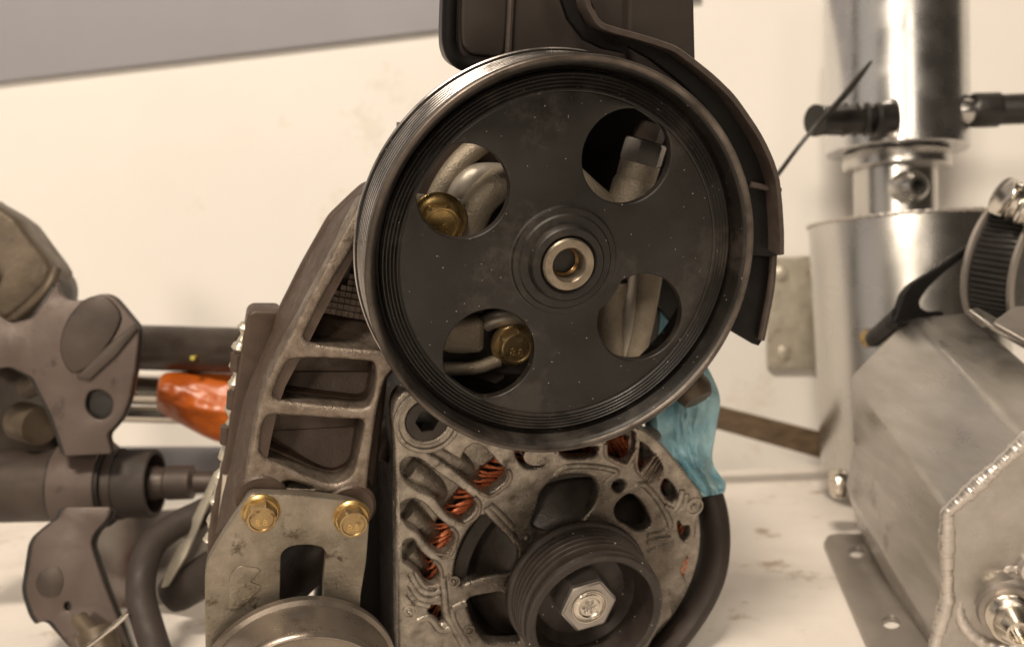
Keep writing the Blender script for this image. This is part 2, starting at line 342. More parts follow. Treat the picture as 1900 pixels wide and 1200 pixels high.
# ================================================================ power steering pump with its big pulley
def pump():
    root = thing('power_steering_pump', FM.w(0, -.09, -.07), 'power steering pump with large black four-hole ribbed pulley, reservoir and guard', 'pump')
    # --- pulley
    DS = -7.5
    hp = [((776, 355), (943, 355), (860, 264), (860, 447)), ((1079, 290), (1247, 290), (1163, 205), (1163, 379)),
          ((826, 656), (988, 656), (908, 572), (908, 741)), ((1111, 588), (1265, 588), (1188, 510), (1188, 669))]
    holes = []; hc = []
    for q in hp:
        p = pxs(FM, q, DS); cx = sum(k[0] for k in p) / 4; cy = sum(k[1] for k in p) / 4
        rr = ((p[1][0] - p[0][0]) + (p[2][1] - p[3][1])) / 4; holes.append(ngon(64, rr, 0, cx, cy)); hc.append((cx, cy, rr))
    print('holes', [(round(math.hypot(x, y), 1), round(r, 1)) for x, y, r in hc])
    disc = link('pulley', slab(FM, ngon(160, 57.8), holes, DS, DS - 4, .7), M['pulley'], root)
    prof = [(57.5, DS - 1.2), (57.6, DS - .1)]
    r = 57.8
    for k in range(5):
        prof += [(r + .15, DS + .05), (r + .45, DS + .55), (r + .75, DS + .5), (r + 1.05, DS - .15)]; r += 1.22
    prof += [(64.1, DS - .4), (64.4, -9.6), (65.0, -9.8), (65.8, -8.5), (66.4, -2.6), (66.9, -1.7), (67.6, -1.1)]
    lathe('web_ring', FM, 0, 0, prof, M['pulley'], disc, seg=192)
    lathe('front_lip', FM, 0, 0, [(67.6, -1.1), (68.1, -.5), (68.8, -.08), (69.4, -.02), (69.8, -.3), (70.05, -.9), (70.1, -2.2), (69.6, -3.0)], M['lip'], disc, seg=192)
    prof = [(69.7, -2.9), (68.7, -3.6)]; s = -4.0
    for k in range(6):
        prof += [(66.4, s - .9), (66.4, s - 1.1), (69.5, s - 1.8), (69.7, s - 2.0), (69.7, s - 2.8), (69.5, s - 3.0)]; s -= 3.0
    prof += [(67.0, s - .8), (70.3, s - 1.4), (70.7, s - 1.7), (70.7, s - 2.6), (69.5, s - 3.4), (60, s - 3.4)]
    rim = lathe('belt_groove_rim', FM, 0, 0, prof, M['pulley'], disc, seg=192, ang=22)
    rim.data.materials.append(M['groove'])
    for f in rim.data.polygons:
        c = f.center + root.location - FM.o; rad = math.hypot(c.dot(FM.u), c.dot(FM.v)) / MM
        if rad > 69.35: f.material_index = 1
    lathe('hub_boss', FM, 0, 0, [(24, DS - .2), (19.8, DS), (19.1, DS + .5), (18.8, DS + 1.7), (17.0, DS + 1.9), (16.4, DS + 2.6), (13.7, DS + 2.8), (13.2, DS + 5.2), (12.6, DS + 5.8), (10.4, DS + 5.8), (9.8, DS + 5.2), (9.4, DS)],
          M['pulley'], disc, seg=128)
    nut = lathe('hub_sleeve', FM, 0, 0, [(9.3, DS), (9.3, -1.6), (8.8, -.9), (6.2, -.9), (5.7, -1.5), (5.2, -4.4), (5.0, -6)], M['hub'], disc, seg=96)
    pf = [(5.0, -6)]
    for k in range(12): pf += [(4.3, -6.6 - k), (5.0, -7.1 - k)]
    pf += [(5.0, -19), (.01, -19)]
    lathe('threaded_bore', FM, 0, 0, pf, M['rustbore'], disc, seg=64, ang=80)
    # --- cast body seen through the holes
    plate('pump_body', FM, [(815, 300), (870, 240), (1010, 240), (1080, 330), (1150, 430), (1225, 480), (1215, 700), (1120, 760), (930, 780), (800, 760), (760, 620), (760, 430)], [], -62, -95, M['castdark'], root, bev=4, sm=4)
    def T(pts, rad, m='pump', nm='casting_rib', flat=1, k=5):
        w = [FM.P(x, y, s * MM) for x, y, s in pts]
        return tube(nm, w, rad if isinstance(rad, (int, float)) else list(rad), M[m], root, k=k, flat=flat, seg=20)
    # hole 1: sweeping ribs of the casting
    plate('body_web', FM, [(740, 230), (960, 230), (960, 470), (740, 470)], [], -50, -56, M['steelbrown'], root, bev=1)
    T([(785, 440, -52), (815, 360, -48), (850, 305, -47), (900, 262, -50), (960, 235, -54)], .0042)
    T([(840, 400, -50), (852, 360, -45), (880, 330, -44), (925, 322, -46)], [.004, .0052, .005, .004], m='pumpgrey')
    T([(862, 470, -44), (872, 420, -40), (893, 372, -38), (935, 335, -40), (970, 320, -44)], [.0055, .0058, .0062, .0062, .006])
    T([(905, 470, -46), (915, 420, -46), (940, 370, -47)], .005, m='castdark')
    plate('bolt_tab', FM, [(745, 358), (795, 365), (860, 373), (855, 460), (820, 480), (740, 470)], [], -33, -37, M['pumpgrey'], root, bev=.4)
    flange_bolt(FM, 812, 410, -33, 10.5, 7.6, root, rot=.2, hh=7.5, m='gold', trot=.3)
    # hole 2: outlet neck with hexagon union
    def seg2(p0, p1, prof, m, nm, n=32, rot=0):
        A = FM.P(*p0[:2], p0[2] * MM); B = FM.P(*p1[:2], p1[2] * MM); ax = (B - A).normalized(); L = (B - A).length
        f = Frame(A, ax.orthogonal(), ax.cross(ax.orthogonal())); f.n = ax; f.v = ax.cross(f.u)
        bm = bmesh.new()
        rings = []
        for r, t in prof: rings.append([bm.verts.new(f.o + f.u * (r * MM * math.cos(rot + 2 * math.pi * i / n)) + f.v * (r * MM * math.sin(rot + 2 * math.pi * i / n)) + ax * (t * L)) for i in range(n)])
        for X, Y in zip(rings, rings[1:]):
            for i in range(n): bm.faces.new((X[i], X[(i + 1) % n], Y[(i + 1) % n], Y[i]))
        bm.faces.new(rings[0][::-1]); bm.faces.new(rings[-1])
        return link(nm, mesh_of(bm), M[m], root)
    seg2((1160, 400, -48), (1188, 302, -48), [(8.6, -.2), (8.7, .3), (8.6, .60), (8.0, .67), (7.7, .70), (7.9, .74), (8.0, 1)], 'pump', 'outlet_neck')
    seg2((1188, 302, -48), (1200, 262, -48), [(8.2, 0), (8.6, .08), (8.6, .9), (7.9, 1)], 'nut', 'union_nut', 6, .45)
    seg2((1201, 261, -48), (1212, 228, -48), [(5.9, 0), (6.1, .1), (6.1, .9), (5.7, 1)], 'steelbrown', 'pipe_nut', 6, .2)
    seg2((1212, 228, -48), (1222, 190, -48), [(3.6, 0), (3.6, 1)], 'steelbrown', 'pressure_pipe', 20)
    T([(1050, 330, -52), (1085, 362, -50), (1125, 398, -48), (1160, 440, -48)], .0070)
    plate('reservoir_back', FM, [(1050, 160), (1290, 160), (1290, 420), (1050, 420)], [], -66, -70, M['black'], root, bev=1)
    # hole 3: mounting ear
    plate('mounting_ear', FM, [(800, 560), (905, 560), (985, 562), (1010, 600), (1005, 690), (960, 700), (900, 694), (815, 690)], [], -42, -60, M['castdark'], root, bev=2, rc=4)
    plate('casting_block', FM, [(828, 600), (895, 592), (902, 600), (900, 650), (892, 657), (850, 660), (820, 655)], [], -34, -43, M['pump'], root, bev=2.6, rc=3)
    T([(810, 682, -40), (850, 684, -38), (890, 680, -37), (925, 668, -38)], .0026)
    T([(900, 600, -40), (925, 590, -38), (960, 588, -38), (990, 600, -40)], .0035, m='pumpgrey')
    plate('lower_tab', FM, [(860, 690), (935, 685), (935, 702), (920, 712), (880, 700)], [], -48, -51, M['steelbrown'], root, bev=.5)
    flange_bolt(FM, 951, 636, -37, 8.8, 7.2, root, rot=.5, hh=7, m='golddull', trot=-.1)
    # hole 4: pale regulating cylinder
    T([(1140, 520, -42), (1130, 590, -42), (1135, 700, -44)], [.0055, .0055, .0055], nm='regulator_body')
    T([(1172, 500, -46), (1162, 590, -46), (1150, 690, -48)], [.0052, .0052, .005], m='pumpgrey', nm='regulator_body')
    T([(1204, 490, -44), (1190, 590, -44), (1168, 690, -45)], [.0062, .0055, .005], nm='regulator_body')
    plate('reservoir_shelf', FM, [(1195, 470), (1300, 470), (1300, 600), (1270, 625), (1225, 575), (1200, 560)], [], -60, -66, M['black'], root, bev=1)
    # --- plastic reservoir above, behind the pulley
    res = plate('reservoir', FM, [(834, -90), (828, 60), (829, 92), (837, 115), (856, 130), (905, 136), (1000, 200), (1110, 200), (1180, 165), (1270, 170), (1283, 120), (1280, 60), (1280, -90)], [], -42, -58, M['blackbrown'], root, bev=3, rc=5)
    plate('reservoir_shell', FM, [(875, -90), (870, 60), (900, 130), (1060, 190), (1180, 150), (1262, 160), (1270, -90)], [], -57, -105, M['blackbrown'], root, bev=3, rc=5)
    e = [(832, -90), (827, 55), (829, 90), (839, 112), (860, 124), (905, 130)]
    tube('edge_bead', [FM.P(x + 6, y - 4, -41 * MM) for x, y in e], .0026, M['black'], res, k=5, seg=12)
    plate('left_panel', FM, [(858, -90), (855, 60), (858, 88), (874, 103), (935, 108), (940, 60), (948, -90)], [], -40.5, -44, M['blackbrown'], res, bev=1.2, rc=3)
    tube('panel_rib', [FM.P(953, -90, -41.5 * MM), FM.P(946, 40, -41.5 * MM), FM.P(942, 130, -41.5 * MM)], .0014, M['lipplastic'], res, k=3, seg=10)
    plate('right_panel', FM, [(1168, -90), (1165, 80), (1180, 130), (1300, 230), (1292, 120), (1287, -90)], [], -36, -60, M['blackbrown'], res, bev=1.6, rc=3)
    # --- black belt guard curving round the pulley
    outer = [(1094, -90), (1097, 0), (1106, 22), (1117, 39), (1135, 48), (1185, 62), (1230, 76), (1262, 90), (1314, 129), (1345, 157), (1370, 184), (1406, 236), (1424, 268), (1438, 300), (1448, 334), (1453, 380), (1456, 430), (1456, 472)]
    inner = [(1436, 476), (1380, 474), (1362, 360), (1310, 200), (1262, 152), (1210, 112), (1164, 86), (1160, 100), (1120, 92), (1085, 75), (1056, 37), (1040, -10), (1030, -90)]
    g = plate('belt_guard', FM, outer + inner, [], -22, -26, M['black'], root, bev=.6)
    oo = smooth_pts(pxs(FM, outer, -14), 4, False)
    bm = bmesh.new(); cen = Vector((10, 0)); prev = None
    rows = []
    for i, (x, y) in enumerate(oo):
        t = Vector(oo[min(len(oo) - 1, i + 1)]) - Vector(oo[max(0, i - 1)]); t.normalize(); nn = Vector((-t.y, t.x))     # points outward (left of travel)
        p = Vector((x, y)); q = p - nn * 2.4
        if (p - cen).length < (q - cen).length: q = p + nn * 2.4
        rows.append([bm.verts.new(FM.w(a[0] * MM, a[1] * MM, s * MM)) for a, s in ((p, -30), (p, -14.6), (p * .85 + q * .15, -14), (q * .85 + p * .15, -14), (q, -14.6), (q, -30))])
    for A, B in zip(rows, rows[1:]):
        for k in range(6): bm.faces.new((A[k], A[(k + 1) % 6], B[(k + 1) % 6], B[k]))
    bm.faces.new(rows[0]); bm.faces.new(rows[-1][::-1])
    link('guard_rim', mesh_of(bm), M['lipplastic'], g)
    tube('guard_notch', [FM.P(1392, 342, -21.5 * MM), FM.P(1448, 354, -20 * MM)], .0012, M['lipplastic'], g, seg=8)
    plate('lower_guard', FM, [(1437, 476), (1434, 520), (1428, 560), (1420, 600), (1414, 634), (1408, 642), (1396, 638), (1352, 612), (1330, 560), (1340, 470)], [], -27, -31, M['black'], g, bev=.7)
    lo = [(1438, 470), (1435, 520), (1429, 560), (1421, 600), (1415, 630)]
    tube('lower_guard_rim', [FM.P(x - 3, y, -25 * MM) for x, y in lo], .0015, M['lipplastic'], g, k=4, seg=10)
pump()

# ================================================================ alternator
AU, AV = 27.4, -142.4
def alternator():
    root = thing('alternator', FM.w(AU * MM, (AV - 60) * MM, -.06), 'grey cast alternator with copper windings and dark ribbed pulley, below big pulley', 'alternator')
    def r5(x, y): return (700 + x / 2.5, 720 + y / 2.5)
    def r6(x, y): return (1000 + x / 2.7275, 760 + y / 2.7275)
    T0 = -28
    outl = [(733, 820), (730, 790), (728, 765), (734, 742), (748, 728), (770, 722), (860, 740), (1000, 790), (1150, 790), (1191, 793), (1212, 808), (1240, 835), (1266, 868), (1288, 897), (1303, 915), (1305, 930),
            (1299, 955), (1292, 970), (1294, 990), (1288, 1015), (1268, 1046), (1264, 1060), (1276, 1080), (1270, 1098), (1250, 1112), (1246, 1124), (1250, 1142), (1232, 1158), (1215, 1180), (1190, 1230), (1120, 1290), (1000, 1320), (860, 1310), (745, 1290), (738, 1200), (736, 1000)]
    h = []
    h.append([r5(*p) for p in [(212, 268), (275, 268), (330, 300), (385, 330), (405, 300), (430, 272), (470, 262), (520, 300), (560, 345), (598, 385), (595, 425), (560, 460), (515, 486), (470, 470), (420, 432), (360, 382), (300, 335), (240, 300)]])
    h.append([r5(*p) for p in [(115, 350), (135, 328), (175, 325), (215, 342), (270, 387), (320, 420), (380, 460), (435, 500), (458, 530), (450, 575), (410, 610), (380, 614), (330, 590), (290, 540), (255, 500), (180, 468), (130, 425), (112, 390)]])
    h.append([r5(*p) for p in [(105, 575), (110, 545), (135, 522), (180, 518), (230, 548), (270, 592), (320, 635), (355, 670), (352, 710), (332, 757), (305, 773), (270, 757), (230, 720), (190, 672), (150, 645), (118, 610)]])
    h.append([r5(*p) for p in [(122, 735), (138, 706), (168, 705), (190, 745), (230, 785), (278, 818), (290, 860), (283, 898), (260, 922), (230, 910), (195, 860), (150, 822), (124, 800)]])
    h.append([r5(*p) for p in [(237, 1017), (285, 1012), (308, 1050), (310, 1085), (285, 1098), (257, 1075)]])
    h.append([r6(*p) for p in [(345, 225), (350, 160), (400, 120), (480, 110), (492, 180), (480, 240), (440, 272), (400, 262), (365, 245)]])
    h.append([r6(*p) for p in [(512, 165), (560, 205), (605, 260), (622, 312), (600, 346), (560, 358), (520, 330), (497, 285), (500, 220)]])
    h.append([r6(*p) for p in [(622, 400), (637, 355), (658, 362), (690, 400), (702, 440), (680, 465), (645, 445)]])
    h.append([r6(*p) for p in [(707, 566), (728, 592), (758, 590), (764, 618), (752, 655), (735, 664), (714, 632)]])
    h.append([r5(*p) for p in [(645, 290), (660, 345), (700, 373), (770, 360), (815, 315), (818, 285), (730, 270)]])
    h.append([r6(*p) for p in [(-30, 205), (50, 205), (62, 238), (20, 262), (-36, 262), (-60, 235)]])
    h.append([r6(*p) for p in [(118, 210), (290, 190), (300, 215), (285, 235), (200, 248), (135, 240)]])
    h.append([r6(*p) for p in [(372, 392), (388, 364), (415, 358), (438, 380), (430, 408), (400, 418)]])
    # windows near the axis
    win = [[r5(*p) for p in [(500, 590), (545, 612), (600, 670), (640, 725), (655, 760), (640, 840), (600, 862), (520, 880), (440, 897), (395, 915), (358, 890), (365, 800), (400, 700), (455, 622)]],
           [r5(*p) for p in [(420, 985), (520, 955), (590, 955), (620, 1050), (655, 1150), (650, 1180), (520, 1180), (480, 1150), (440, 1080)]],
           [(990, 980), (996, 944), (1004, 914), (1024, 892), (1045, 883), (1084, 882), (1102, 890), (1110, 912), (1103, 938), (1085, 960), (1060, 985)],
           [r6(*p) for p in [(390, 485), (448, 432), (490, 442), (530, 490), (560, 555), (550, 600), (500, 610), (450, 585), (395, 548)]]]
    hh = [smooth_pts(pxs(FM, q, T0), 4) for q in h + win]
    pu, pv = [k / MM for k in FM.px(793, 781, T0 * MM)]
    front = link('front_housing', slab(FM, roundc(pxs(FM, outl, T0), 3), hh + [ngon(40, 8.0, 0, pu, pv)], T0, T0 - 6.5, 1.4, 4), M['cast'], root, ang=40)
    # inner floors: an outer ring of pockets and an inner bearing web, the windings between them
    o2 = roundc(pxs(FM, outl, T0 - 9), 3); c = (AU, AV)
    link('vent_floor', slab(FM, o2, [ngon(96, 62.5, 0, *c)], T0 - 11, T0 - 20, 1.6), M['cast'], root)
    # sloping pocket scoops that catch the light
    for (a, b, rr_) in [(r5(140, 372), r5(330, 500), .0052), (r5(128, 568), r5(270, 680), .0050), (r5(140, 745), r5(225, 850), .0040), (r5(190, 240), r5(460, 400), .0062), (r6(560, 120), r6(520, 250), .005), (r6(700, 330), r6(640, 440), .004)]:
        q = [(a[0] + (b[0] - a[0]) * t, a[1] + (b[1] - a[1]) * t, T0 - 8.4 - 10 * t ** 1.7) for t in (0, .25, .5, .75, 1)]
        tube('vent_scoop', [FM.P(x, y, z * MM) for x, y, z in q], [rr_, rr_, rr_, rr_ * .93, rr_ * .75], M['cast'], front, k=3, seg=24)
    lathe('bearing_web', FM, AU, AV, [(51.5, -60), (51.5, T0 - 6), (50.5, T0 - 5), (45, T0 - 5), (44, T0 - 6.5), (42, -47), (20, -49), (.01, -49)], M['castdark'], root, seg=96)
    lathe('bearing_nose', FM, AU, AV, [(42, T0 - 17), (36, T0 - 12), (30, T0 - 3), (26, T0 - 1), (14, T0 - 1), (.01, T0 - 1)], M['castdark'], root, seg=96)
    # copper winding: bundles of bent wire round a ring
    bm = bmesh.new()
    for i in range(120):
        a = 2 * math.pi * i / 120 + random.uniform(-.014, .014)
        for k in range(3):
            r0 = 38.5 + random.uniform(-.5, .5); sk = .20 + .03 * k; z = -38.5 - 1.8 * k
            p = [FM.w((AU + r * math.cos(a + t)) * MM, (AV + r * math.sin(a + t)) * MM, s * MM) for r, t, s in ((53, 0, z - 4), (54.5, sk * .3, z), (58.5, sk * .7, z + .6), (61.5, sk, z - 3))]
            tube_bm(bm, p, .00032, 6)
    link('copper_windings', mesh_of(bm), M['copper'], root, kind='stuff')
    lathe('stator_core', FM, AU, AV, [(64, -62), (64, -52), (51, -52), (51, -62)], M['blackrubber'], root, seg=96)
    plate('rear_housing', FM, [(733, 800), (736, 740), (860, 730), (1190, 790), (1300, 925), (1290, 1030), (1240, 1150), (1120, 1290), (860, 1310), (740, 1290)], [], T0 - 20.3, -100, M['castdark'], root, bev=3, rc=6)
    # raised ridges
    for pts, rad in [([r5(520, 535), r5(570, 580), r5(630, 645)], .0012), ([r5(500, 545), r5(560, 610), r5(610, 660), r5(640, 700)], .0014),
                     ([r5(440, 905), r5(520, 880), r5(600, 868)], .0012), ([r5(350, 1015), r5(380, 1000), r5(410, 988)], .0013), ([r5(345, 1010), r5(350, 1060), r5(380, 1120), r5(420, 1180)], .0011),
                     ([r6(75, 330), r6(130, 285), r6(260, 280), r6(375, 300), r6(385, 325), r6(340, 365), r6(330, 400)], .0011),
                     ([r6(470, 400), r6(520, 370), r6(590, 440), r6(640, 520), r6(660, 580), r6(630, 610), r6(545, 630)], .0012),
                     ([r6(545, 665), r6(600, 650), r6(660, 640)], .0010), ([r6(550, 710), r6(610, 690), r6(680, 665)], .0010),
                     ([r5(150, 850), r5(190, 920), r5(250, 945), r5(290, 930)], .0012), ([r5(150, 900), r5(190, 960), r5(250, 975), r5(290, 960)], .0012), ([r5(140, 940), r5(180, 985), r5(240, 1000)], .0012),
                     ([r5(185, 1075), r5(240, 1060), r5(290, 1115), r5(340, 1110)], .0012), ([r5(300, 870), r5(310, 960), r5(320, 1040), r5(380, 1150), r5(400, 1190)], .0013),
                     ([r6(630, 480), r6(680, 500), r6(710, 450), r6(720, 400)], .0011), ([r6(690, 520), r6(730, 490), r6(745, 420)], .0010)]:
        tube('casting_ridge', [FM.P(x, y, (T0 - rad / MM * .85) * MM) for x, y in pts], rad * 1.55, M['cast'], front, k=4, seg=12)
    # rim ridges of the slots (rounded walls standing proud)
    for q in (0, 1, 2, 3, 5, 6):
        p = hh[q]; cx = sum(a for a, b in p) / len(p); cy = sum(b for a, b in p) / len(p)
        far = [(a, b) for a, b in p if math.hypot(a - AU, b - AV) < 63]
        if len(far) > 4:
            far.sort(key=lambda t: math.atan2(t[1] - AV, t[0] - AU) % (2 * math.pi))
            tube('slot_ridge', [FM.w((cx + (a - cx) * 1.10) * MM, (cy + (b - cy) * 1.10) * MM, (T0 - .2) * MM) for a, b in far], .0010, M['bracketrib'], front, seg=10)
    for x, y, r, hgt in ((r5(150, 1035)[0], r5(150, 1035)[1], 1.6, 1.5), (r5(355, 895)[0], r5(355, 895)[1], 1.3, 1.2), (r6(785, 490)[0], r6(785, 490)[1], 2.2, 1.0), (r5(690, 690)[0], r5(690, 690)[1], 1.8, 1.4), (r5(425, 1120)[0], r5(425, 1120)[1], 1.2, 1)):
        u, v = [k / MM for k in FM.px(x, y, T0 * MM)]
        lathe('casting_pip', FM, u, v, [(r * 1.9, T0), (r * 1.9, T0 + .5), (r * 1.5, T0 + .5), (r * 1.3, T0 - .3), (r * .8, T0 - .2), (r * .6, T0 + hgt * .6), (.01, T0 + hgt)], M['cast'], front, seg=24)
    # upper mounting boss with hexagon socket plug
    u, v = [k / MM for k in FM.px(793, 781, T0 * MM)]
    boss = lathe('mounting_boss', FM, u, v, [(13, T0 - 3), (13, T0 + .8), (12.4, T0 + 1.3), (11.2, T0 + 1.2), (10.8, T0 + .4), (9.6, T0 + .2), (9.2, T0 - 1.5), (7.6, T0 - 2.5)], M['cast'], root, seg=72)
    link('socket_plug', slab(FM, ngon(48, 8.2, 0, u, v), [ngon(6, 4.5, .1, u, v)], T0 + .2, T0 - 9, .5), M['castdark'], boss)
    plate('boss_floor', FM, [(770, 755), (830, 755), (830, 810), (770, 810)], [], T0 - 7, T0 - 9, M['blackrubber'], boss, bev=.3)  # black plate put in for the shade deep inside the socket
    # --- pulley
    prof = [(8, -18), (19, -18), (22, -14), (24.2, -2), (24.8, -.6), (25.6, 0), (27.6, -.1), (28.6, -.7), (29.0, -1.8), (28.8, -3.0)]; s = -3.2
    for k in range(5):
        prof += [(26.6, s - .8), (26.6, s - 1.4), (29.2, s - 2.5), (29.4, s - 3.0)]; s -= 3.0
    prof += [(27.3, s - 1.0), (30.2, s - 2.2), (30.8, s - 3), (30.8, s - 4.5), (28, s - 5.5), (12, s - 6)]
    pul = lathe('pulley', FM, AU, AV, prof, M['altpulley'], root, seg=160, ang=24)
    NS = -8.0
    rot = R(12)
    bm = bmesh.new(); rings = []
    for f, z in ((1, -19), (1, NS - 1.0), (.93, NS)):
        rings.append([bm.verts.new(FM.w((AU + 12.3 * f * math.cos(rot + i * math.pi / 3)) * MM, (AV + 12.3 * f * math.sin(rot + i * math.pi / 3)) * MM, z * MM)) for i in range(6)])
    for A, B in zip(rings, rings[1:]):
        for i in range(6): bm.faces.new((A[i], A[(i + 1) % 6], B[(i + 1) % 6], B[i]))
    bm.faces.new(rings[-1])
    bmesh.ops.bevel(bm, geom=list(bm.edges), offset=.0005, segments=3, affect='EDGES')
    link('nut', mesh_of(bm), M['nut'], pul)
    link('shaft_end', slab(FM, ngon(48, 6.9, 0, AU, AV), [[(AU + (2.0 + 1.0 * math.cos(6 * t)) * math.cos(t), AV + (2.0 + 1.0 * math.cos(6 * t)) * math.sin(t)) for t in [2 * math.pi * i / 60 for i in range(60)]]], NS + .35, NS - 3, .8, 3), M['steel'], pul)
    lathe('shaft_ring', FM, AU, AV, [(7.6, NS + .02), (7.4, NS + .5), (7.1, NS + .5), (7.0, NS + .1)], M['steel'], pul, seg=64)
    lathe('shaft_dish', FM, AU, AV, [(6.0, NS + .4), (5.2, NS + .9), (4.6, NS + .9), (4.0, NS + .4)], M['steel'], pul, seg=64)
    lathe('socket_floor', FM, AU, AV, [(3.6, NS - 2.2), (1.2, NS - 2.6), (.01, NS - 2.4)], M['hub'], pul, seg=32)
alternator()

def oily_centre(m, c, r0, r1, col):
    t = m.node_tree; L = t.links.new; b = t.nodes['Principled BSDF']; src = b.inputs['Base Color'].links[0].from_socket
    tc = nd(t, 'ShaderNodeTexCoord'); d = nd(t, 'ShaderNodeVectorMath', operation='DISTANCE'); L(tc.outputs['Object'], d.inputs[0]); d.inputs[1].default_value = c
    n = nd(t, 'ShaderNodeTexNoise', Scale=110, Detail=7, Roughness=.65); L(tc.outputs['Object'], n.inputs['Vector'])
    a = nd(t, 'ShaderNodeMath', operation='MULTIPLY_ADD'); L(n.outputs[0], a.inputs[0]); a.inputs[1].default_value = .034; L(d.outputs['Value'], a.inputs[2])
    mr = nd(t, 'ShaderNodeMapRange'); L(a.outputs[0], mr.inputs[0]); mr.inputs['From Min'].default_value = r0; mr.inputs['From Max'].default_value = r1
    mr.inputs['To Min'].default_value = .72; mr.inputs['To Max'].default_value = 0
    mx = nd(t, 'ShaderNodeMix', data_type='RGBA'); L(mr.outputs[0], mx.inputs[0]); L(src, mx.inputs[6]); mx.inputs[7].default_value = (*col, 1); L(mx.outputs[2], b.inputs['Base Color'])
oily_centre(M['cast'], FM.w(AU * MM, AV * MM, -.028) - FM.w(AU * MM, (AV - 60) * MM, -.06), .060, .078, (.055, .042, .032))
# ================================================================ ribbed mounting bracket with plate, bolts and idler
def bracket():
    root = thing('mounting_bracket', FM.w(-.09, -.16, -.07), 'brown ribbed cast bracket with bolted steel plate and smooth idler pulley', 'bracket')
    def r3(x, y): return (370 + x / 2.61, 320 + y / 2.609)
    def r4(x, y): return (370 + x / 2.727, 760 + y / 2.727)
    T0 = -32
    outl = [(672, 372), (661, 390), (640, 428), (600, 505), (560, 580), (538, 625), (516, 665), (496, 703), (482, 745), (470, 800), (459, 860), (452, 905), (455, 935), (500, 925), (520, 915), (600, 915), (640, 920), (684, 940), (682, 900), (686, 860), (694, 800), (702, 750), (716, 700), (735, 680), (760, 640), (760, 560), (745, 372)]
    holes = [[r3(*p) for p in [(785, 300), (735, 380), (660, 500), (590, 620), (530, 740), (500, 800), (540, 830), (650, 848), (760, 858), (870, 865), (960, 860), (1000, 600), (960, 300)]],
             [r3(*p) for p in [(435, 905), (400, 960), (370, 1030), (352, 1080), (380, 1105), (500, 1120), (640, 1135), (780, 1148), (820, 1140), (845, 1080), (858, 980), (850, 925), (820, 915), (700, 905), (560, 900)]],
             [r4(*p) for p in [(345, 28), (320, 80), (308, 150), (305, 215), (330, 245), (400, 275), (480, 310), (560, 345), (640, 375), (700, 380), (765, 350), (790, 300), (815, 180), (835, 70), (820, 52), (700, 48), (500, 35)]],
             [r4(*p) for p in [(420, 372), (460, 362), (520, 378), (590, 405), (520, 408), (420, 400)]]]
    hh = [roundc(pxs(FM, q, T0), 2.0, 3) for q in holes]
    ladder = link('ribbed_face', slab(FM, roundc(pxs(FM, outl, T0), 3), hh, T0, T0 - 12, 1.5, 3), M['bracketrib'], root, ang=50)
    # pocket walls and floor further back
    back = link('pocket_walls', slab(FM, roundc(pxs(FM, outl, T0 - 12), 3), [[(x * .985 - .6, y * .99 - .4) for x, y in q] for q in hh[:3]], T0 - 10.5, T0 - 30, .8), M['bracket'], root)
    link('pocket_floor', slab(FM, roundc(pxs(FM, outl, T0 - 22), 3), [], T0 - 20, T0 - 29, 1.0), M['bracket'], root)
    # tilted floors inside the pockets
    def tilt(poly, d0, d1, m='bracket', nm='pocket_web'):
        bm = bmesh.new(); vs = []
        for i, (x, y) in enumerate(poly): vs.append(bm.verts.new(FM.P(x, y, (d0 if i < 2 else d1) * MM)))
        bm.faces.new(vs); r = bmesh.ops.extrude_face_region(bm, geom=list(bm.faces))
        for v in [g for g in r['geom'] if isinstance(g, bmesh.types.BMVert)]: v.co -= FM.n * .004
        link(nm, mesh_of(bm), M[m], root)
    tilt([(575, 585), (700, 582), (735, 650), (562, 645)], T0 - 19, T0 - 8)
    tilt([(520, 690), (700, 690), (700, 752), (505, 748)], T0 - 19, T0 - 13)
    tilt([(490, 800), (690, 790), (660, 905), (500, 860)], T0 - 19.5, T0 - 10)
    # waffle cast in the top pocket: a grid of small raised pads
    bm = bmesh.new()
    for i in range(9):
        for j in range(8):
            u0, v0 = 592 + i * 11 + (7 - j) * 2.0, 488 + j * 11.5 + i * 2.0
            if u0 < 655 - j * 9: continue
            q = [(u0, v0), (u0 + 9.8, v0 + 1.8), (u0 + 9.8 - 1.2, v0 + 11.6), (u0 - 1.2, v0 + 9.8)]
            top = [bm.verts.new(FM.P(x, y, (T0 - 17 + j * .8) * MM)) for x, y in q]; bot = [bm.verts.new(v.co - FM.n * .0008) for v in top]
            bm.faces.new(top)
            for k in range(4): bm.faces.new((top[k], bot[k], bot[(k + 1) % 4], top[(k + 1) % 4]))
    link('waffle_pads', mesh_of(bm), M['bracket'], root, kind='stuff')
    # left side wall: big sloping flank running back to the joint flange
    flank = [(678, 338), (645, 368), (612, 400), (604, 412), (560, 490), (517, 576), (500, 640), (478, 700), (462, 760), (448, 830), (430, 900), (440, 960), (470, 1000), (560, 1010), (680, 980), (700, 880), (720, 700), (740, 560), (740, 338)]
    plate('flank', FM, flank, [], T0 - 26, T0 - 31, M['bracket'], root, bev=1.5, rc=3)
    # intermediate loft between face edge and flank edge
    A = [(672, 372), (640, 428), (600, 505), (560, 580), (538, 625), (516, 665), (496, 703), (482, 745), (470, 800), (459, 860), (452, 905), (440, 950)]
    B = [(676, 340), (610, 408), (562, 492), (518, 578), (500, 625), (480, 670), (463, 710), (450, 750), (440, 800), (428, 860), (412, 920), (400, 990)]
    bm = bmesh.new(); P = [bm.verts.new(FM.P(x + 2, y, (T0 - 1.5) * MM)) for x, y in A]; Q = [bm.verts.new(FM.P(x, y, (T0 - 27) * MM)) for x, y in B]
